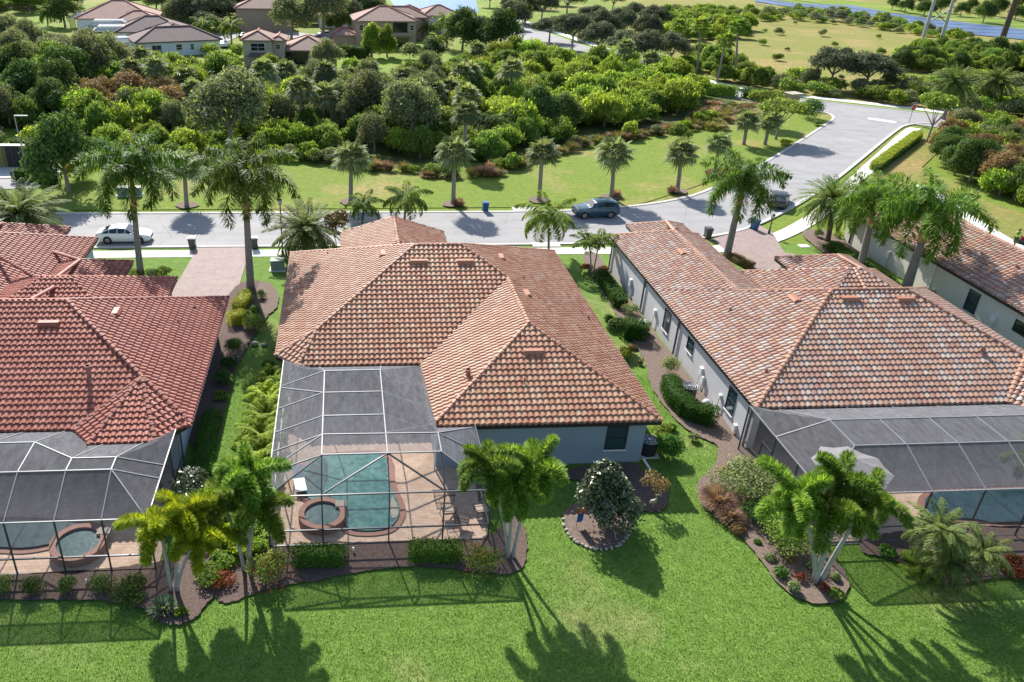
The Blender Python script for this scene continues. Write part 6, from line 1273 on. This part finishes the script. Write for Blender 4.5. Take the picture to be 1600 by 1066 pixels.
t = thing('utility_cover', 'square concrete cover in the grass left of the date palm', 'cover', G(1256, 385)); MB().box(-.5, .5, -.4, .4, -.02, .06).build('slab', 'concrete', t)
for (x, y, l) in [(820, 328, 'storm drain apron at the far kerb left of the blue car'), (853, 384, 'storm drain apron at the near kerb behind the young palm')]:
    c = G(x, y); t = thing('storm_drain', l, 'storm drain', c); MB().box(-1.3, 1.3, -.5, .6, -.02, .12).build('apron', 'concrete', t); MB().cyl((.1, .05), .3, .12, .14, 16).build('manhole_cover', 'kerb_mat', t)
def lamp(px, py, top, label):
    b = G(px, py); H = GY(px, top, b[1])[2]; t = thing('street_lamp', label, 'street lamp', b); MB().tube([(0, 0, 0), (0, 0, .5), (0, 0, .52), (0, 0, H-.5)], [.13, .1, .06, .05], 10).build('pole', 'frame_dark', t)
    MB().cyl((0, 0), .1, H-.5, H-.4, 10, .2).cyl((0, 0), .24, H-.08, H+.06, 10, .06).build('lamp_cap', 'frame_dark', t); MB().cyl((0, 0), .17, H-.4, H-.08, 10, .2).build('lantern', 'lamp_lens', t)
lamp(442, 400, 311, 'dark street lamp rising left of the bushy date palm'); lamp(1201, 366, 335, 'dark lamp top beside the driveway under the leaning royal palm'); lamp(1222, 165, 147, 'dark post lamp left of the entrance pillar')
b = G(42, 266); t = thing('floodlight_pole', 'tall grey light pole with a short arm beside the court', 'light pole', b); H = GY(22, 181, b[1])[2]; MB().tube([(0, 0, 0), (-.15, 0, H)], [.11, .06], 8).build('pole', 'metal_grey', t); MB().box(-.15, 1.3, -.12, .12, H-.05, H+.06).build('lamp_arm', 'lid_pale', t)
b = G(1420, 192); t = thing('stop_sign', 'red octagonal stop sign at the corner of the cross road', 'sign', b, R(0)); H = GY(1424, 168, b[1])[2]; MB().tube([(0, 0, 0), (0, 0, H+.75)], .05, 8).build('post', 'metal_grey', t)
oc = [(.42*math.cos(math.pi/8+i*math.pi/4), .42*math.sin(math.pi/8+i*math.pi/4)) for i in range(8)]
def plate(pts, y0, y1, cz): 
    n = len(pts); return [(x, y0, cz+z) for x, z in pts]+[(x, y1, cz+z) for x, z in pts], [tuple(range(n)), tuple(range(n, 2*n))[::-1]]+[(i, i+n, (i+1) % n+n, (i+1) % n) for i in range(n)]
MB().add(*plate([(a*1.08, b_*1.08) for a, b_ in oc], -.075, -.06, H)).build('sign_rim', 'trim_white', t); MB().add(*plate(oc, -.085, -.076, H)).build('sign_plate', 'sign_red', t); MB().box(-.45, .45, -.03, .03, H+.58, H+.75).build('street_name_plate', 'box_green', t)
def text_obj(name, body, size, loc, rot, mat, parent):
    cu = bpy.data.curves.new(name, 'FONT'); cu.body = body; cu.size = size; cu.extrude = .004; cu.align_x = 'CENTER'; cu.align_y = 'CENTER'; o = bpy.data.objects.new(name, cu); link(o); dg = bpy.context.evaluated_depsgraph_get(); me = bpy.data.meshes.new_from_object(o.evaluated_get(dg)); bpy.data.objects.remove(o); me.materials.clear(); me.materials.append(M[mat]); q = me_obj(name, me, parent); q.location = loc; q.rotation_euler = rot; return q
text_obj('sign_text', 'STOP', .3, (0, -.092, H), (R(90), 0, 0), 'trim_white', t)
for (x, y, rz, l) in [(1234, 170, 15, 'left stone entrance pillar with a flared concrete cap'), (1488, 197, 15, 'right stone entrance pillar with a flared concrete cap')]:
    t = thing('entrance_pillar', l, 'pillar', G(x, y), R(rz)); MB().box(-.95, .95, -.7, .7, -.1, 2.1).build('column', 'wall_tan', t); mb = MB(); mb.add([(-1.0, -.75, 2.1), (1.0, -.75, 2.1), (1.0, .75, 2.1), (-1.0, .75, 2.1), (-1.35, -1.1, 2.6), (1.35, -1.1, 2.6), (1.35, 1.1, 2.6), (-1.35, 1.1, 2.6)], [(0, 1, 5, 4), (1, 2, 6, 5), (2, 3, 7, 6), (3, 0, 4, 7), (4, 5, 6, 7), (3, 2, 1, 0)]); mb.build('cap', 'stone', t)
for (x, y, l) in [(1248, 146, 'white hydrant beyond the cross road near the left pillar'), (1490, 170, 'white hydrant beyond the cross road near the right pillar'), (1400, 162, 'small white hydrant beyond the stop sign')][:2]:
    t = thing('fire_hydrant', l, 'hydrant', G(x, y)); MB().tube([(0, 0, 0), (0, 0, .55), (0, 0, .75)], [.16, .16, .09], 10).build('barrel', 'trim_white', t); MB().tube([(-.28, 0, .45), (.28, 0, .45)], .08, 8).build('outlets', 'trim_white', t)
# power structure
b = G(1435, 83); b2 = G(1462, 83); t = thing('power_tower', 'two legged pale concrete power pole frame with cross bracing', 'power tower', b); d = b2[0]-b[0]; HH = 26; lean = 0.0
for x0 in (0, d): MB().tube([(x0, 0, -.3), (x0+lean, 0, HH)], [.42, .3], 10).build('pole', 'pole_grey', t)
z1 = GY(1452, 35, b[1])[2]; z2 = GY(1482, 13, b[1])[2]; MB().bar((0, -.1, z1), (d, -.1, z2), .22).build('brace', 'pole_grey', t); MB().bar((0, .12, z2), (d, .12, z1), .14).build('brace', 'pole_dark', t); MB().bar((-6, 0, 24), (d+6, 0, 24), .3).build('cross_arm', 'pole_grey', t)
b = G(1562, 72); t = thing('utility_pole', 'dark brown power pole right of the pale braced frame', 'power pole', b); MB().tube([(0, 0, -.3), (0, 0, 24)], [.75, .55], 10).build('pole', 'pole_dark', t); MB().bar((-3, 0, 20), (3, 0, 20), .25).build('cross_arm', 'pole_dark', t)
for i, (ya, yb) in enumerate([(-10, 10), (-6, 17), (-3, 24), (2, 30), (6, 36), (8, 44)]):
    a = GY(1180, ya, 262); c_ = GY(1760, yb+18, 222); mb = MB(); pts = []
    for k in range(17): u = k/16; pts.append((a[0]+(c_[0]-a[0])*u, a[1]+(c_[1]-a[1])*u, a[2]+(c_[2]-a[2])*u-3.0*math.sin(math.pi*u)))
    tag(mb.tube(pts, .055, 5).build('power_line', 'lid_pale'), 'thin pale power cable strung across the top right corner', 'cable', 'power cables at the top right')
# court fence, box
p0 = G(-100, 262); p1 = G(62, 262); t = thing('court_fence', 'black screened fence along the back of the court at left', 'fence', p0); L_ = p1[0]-p0[0]; MB().box(0, L_, -.03, .03, 0, 2.6).build('fabric', 'fence_black', t)
for i in range(7):
    x = L_*(.52+.08*i); MB().box(x-.06, x+.06, -.1, .1, 0, 2.7).build('post', 'pole_dark', t)
MB().box(L_*.62, L_*.70, -.09, -.03, .1, 2.5).build('gate', 'plank_olive', t); MB().box(0, L_, -.4, .4, 2.62, 2.7).build('top_rail', 'metal_grey', t)
hedge([(20, 233), (60, 233)], 1.6, 1.2, 'leaf_dark', 'low dark hedge between the court fence and the bright lawn', leaf=.12, dens=50)
c = G(60, 262); t = thing('storage_box', 'white box cabinet at the right end of the court fence', 'cabinet', (c[0]+.6, c[1]-.6, 0)); MB().box(-.9, 1.1, -.5, .5, 0, 1.9).build('body', 'trim_white', t); MB().box(-1, 1.2, -.6, .6, 1.9, 1.98).build('lid', 'trim_white', t); MB().box(-.05, -.02, -.53, -.5, .1, 1.8).build('door_gap', 'metal_grey', t)
hedge([(28, 283), (62, 283), (85, 290)], 1.4, 1.3, 'leaf_dark', 'dark hedge between the court and the street at left', leaf=.1, dens=90)
# garden ornaments
c = G(1019, 795); t = thing('heron_statue', 'weathered grey standing bird statue in the mulch', 'statue', c, R(-20)); MB().cyl((0, 0), .14, 0, .08, 10).build('base', 'statue_stone', t)
MB().tube([(-.05, 0, .08), (-.04, 0, .35)], .018, 6).tube([(.05, 0, .08), (.04, 0, .35)], .018, 6).build('legs', 'statue_stone', t); MB().tube([(-.2, 0, .32), (-.08, 0, .45), (.08, 0, .55), (.13, 0, .7), (.06, 0, .86), (.12, 0, .95), (.2, 0, .95), (.36, 0, .9)], [.03, .12, .11, .05, .035, .05, .045, .008], 8).build('body', 'statue_stone', t, True)
c = G(905, 824); t = thing('garden_flag', 'blue and orange garden flag at the left rim of the magnolia bed', 'flag', c, R(20)); MB().tube([(-.2, 0, 0), (-.2, 0, 1.25), (.22, 0, 1.25)], .012, 6).build('stand', 'iron', t)
def cloth(z0, z1): 
    V = []; Fc = []
    for i in range(9): x = -.18+.045*i; y = .03*math.sin(i*1.1); V += [(x, y, z0), (x, y, z1), (x, y+.012, z1), (x, y+.012, z0)]
    for i in range(8):
        for k in range(4): Fc.append((i*4+k, i*4+(k+1) % 4, i*4+4+(k+1) % 4, i*4+4+k))
    return MB().add(V, Fc)
cloth(.35, .9).build('blue_cloth', 'flag_blue', t); cloth(.905, 1.22).build('orange_cloth', 'flag_orange', t)
t = thing('garden_stake', 'thin pale stake leaning at the front rim of the magnolia bed', 'stake', G(963, 845)); MB().tube([(0, 0, 0), (-.35, .1, 1.25)], .015, 6).build('rod', 'lid_pale', t); MB().ball((0, 0, .06), .05, 8, 6).build('foot', 'lid_pale', t)
for (x, y) in [(137, 908), (552, 858)]: t = thing('path_light', 'small white path light in the mulch ' + ('between the round bushes' if x < 200 else 'between the clipped hedges'), 'path light', G(x, y+6)); MB().tube([(0, 0, 0), (0, 0, .22)], .015, 6).build('spike', 'iron', t); MB().cyl((0, 0), .07, .2, .34, 10, .05).build('shade', 'trim_white', t)
t = thing('downspout_extension', 'white drain spout lying on the mulch at the house corner', 'drain spout', (16.55, 34.9, 0)); MB().bar((0, .3, .35), (.25, -.4, .06), .09).build('spout', 'trim_white', t)

# ------------------------------------------------------------------ person with a mower
def skin(name, nodes, edges, mat, parent, sub=2):
    """one continuous skinned figure: nodes = {key: (x, y, z, r)}"""
    ks = list(nodes); me = bpy.data.meshes.new(name); me.from_pydata([nodes[k][:3] for k in ks], [(ks.index(a), ks.index(b)) for a, b in edges], []); me.materials.append(M[mat]); o = link(bpy.data.objects.new(name, me), parent)
    md = o.modifiers.new('skin', 'SKIN'); md.use_smooth_shade = True
    for i, k in enumerate(ks): sv = me.skin_vertices[0].data[i]; sv.radius = (nodes[k][3],)*2; sv.use_root = (i == 0)
    s2 = o.modifiers.new('sub', 'SUBSURF'); s2.levels = sub; s2.render_levels = sub; return o
pw = G(1583, 386); pr_ = thing('person', 'person in a yellow green high visibility shirt walking with a mower', 'person', (pw[0], pw[1], .05), R(-60))
Nn = dict(pel=(0, 0, .95, .12), wa=(0, 0, 1.08, .11), ch=(0, .03, 1.32, .14), nk=(0, .05, 1.48, .055), hd0=(0, .06, 1.58, .075), hd1=(0, .07, 1.70, .085),
          sl=(-.19, .04, 1.42, .055), el=(-.25, .16, 1.17, .042), wl=(-.22, .38, 1.06, .03), hl=(-.22, .46, 1.04, .035), sr=(.19, .04, 1.42, .055), er=(.26, .14, 1.17, .042), wr=(.22, .37, 1.06, .03), hr=(.22, .45, 1.04, .035),
          ll=(-.1, .02, .88, .095), kl=(-.11, .26, .52, .062), al=(-.11, .33, .1, .042), tl=(-.11, .46, .05, .04), lr=(.1, 0, .88, .095), kr=(.11, -.06, .5, .062), ar=(.11, -.38, .16, .042), tr=(.11, -.30, .05, .04))
E_ = [('pel', 'wa'), ('wa', 'ch'), ('ch', 'nk'), ('nk', 'hd0'), ('hd0', 'hd1'), ('ch', 'sl'), ('sl', 'el'), ('el', 'wl'), ('wl', 'hl'), ('ch', 'sr'), ('sr', 'er'), ('er', 'wr'), ('wr', 'hr'), ('pel', 'll'), ('ll', 'kl'), ('kl', 'al'), ('al', 'tl'), ('pel', 'lr'), ('lr', 'kr'), ('kr', 'ar'), ('ar', 'tr')]
for sd_, h_ in ((-1, 'hl'), (1, 'hr')):
    hx, hy, hz, _ = Nn[h_]
    for i in range(4):
        k1, k2 = f'{h_}f{i}', f'{h_}g{i}'; fx = hx+(-.03+.02*i); Nn[k1] = (fx, hy+.05, hz-.005, .009); Nn[k2] = (fx, hy+.065-.004*abs(i-1), hz-.04, .008); E_ += [(h_, k1), (k1, k2)]
    Nn[h_+'t'] = (hx-sd_*.035, hy+.02, hz-.02, .01); Nn[h_+'u'] = (hx-sd_*.035, hy+.05, hz-.035, .009); E_ += [(h_, h_+'t'), (h_+'t', h_+'u')]
skin('body', Nn, E_, 'skin', pr_)
g_ = lambda ks, k=1.22: {q: (*Nn[q][:3], Nn[q][3]*k) for q in ks}
skin('shirt', {**g_(['ch', 'wa', 'sl', 'sr']), 'sl2': (-.245, .13, 1.22, .065), 'sr2': (.25, .12, 1.22, .065), 'hem': (0, 0, .93, .15)}, [('ch', 'wa'), ('wa', 'hem'), ('ch', 'sl'), ('sl', 'sl2'), ('ch', 'sr'), ('sr', 'sr2')], 'hivis', pr_)
skin('trousers', {**g_(['pel', 'll', 'kl', 'lr', 'kr'], 1.18), 'al': (-.11, .32, .14, .06), 'ar': (.11, -.36, .2, .06)}, [('pel', 'll'), ('ll', 'kl'), ('kl', 'al'), ('pel', 'lr'), ('lr', 'kr'), ('kr', 'ar')], 'trousers', pr_)
for k, a_ in (('l', Nn['tl']), ('r', Nn['tr'])): MB().ball((a_[0], a_[1]-.04, a_[2]+.01), (.055, .14, .06), 10, 6).build('boot', 'boot', pr_, True)
MB().ball((0, .05, 1.73), (.1, .115, .09), 12, 8).build('hair', 'hair', pr_, True); MB().box(-.07, .07, .12, .24, 1.72, 1.735).build('cap_peak', 'hair', pr_)
for sx in (-.032, .032): MB().ball((sx, .155, 1.665), .011, 6, 5).build('eye', 'hair', pr_)
MB().ball((0, .165, 1.635), (.014, .02, .02), 6, 5).build('nose', 'skin', pr_); MB().box(-.025, .025, .148, .156, 1.595, 1.602).build('mouth', 'tail_red', pr_)
for sx in (-.088, .088): MB().ball((sx, .07, 1.65), (.012, .022, .03), 6, 5).build('ear', 'skin', pr_)
t = thing('lawn_mower', 'dark walk behind mower pushed along the path at the right edge', 'mower', (pw[0], pw[1], .05), R(-60)); MB().tube([(-.22, .5, 1.0), (-.24, 1.5, .4)], .02, 6).tube([(.22, .5, 1.0), (.24, 1.5, .4)], .02, 6).tube([(-.22, .5, 1.0), (.22, .5, 1.0)], .022, 6).build('handle', 'iron', t)
MB().box(-.5, .5, 1.35, 2.2, .15, .38).build('deck', 'fence_black', t); MB().cyl((0, 1.75), .22, .38, .7, 12).build('engine', 'tail_red', t)
for sx in (-.52, .52):
    for y in (1.45, 2.1): MB().tube([(sx-.04, y, .16), (sx+.04, y, .16)], .16, 12).build('wheel', 'tyre', t)
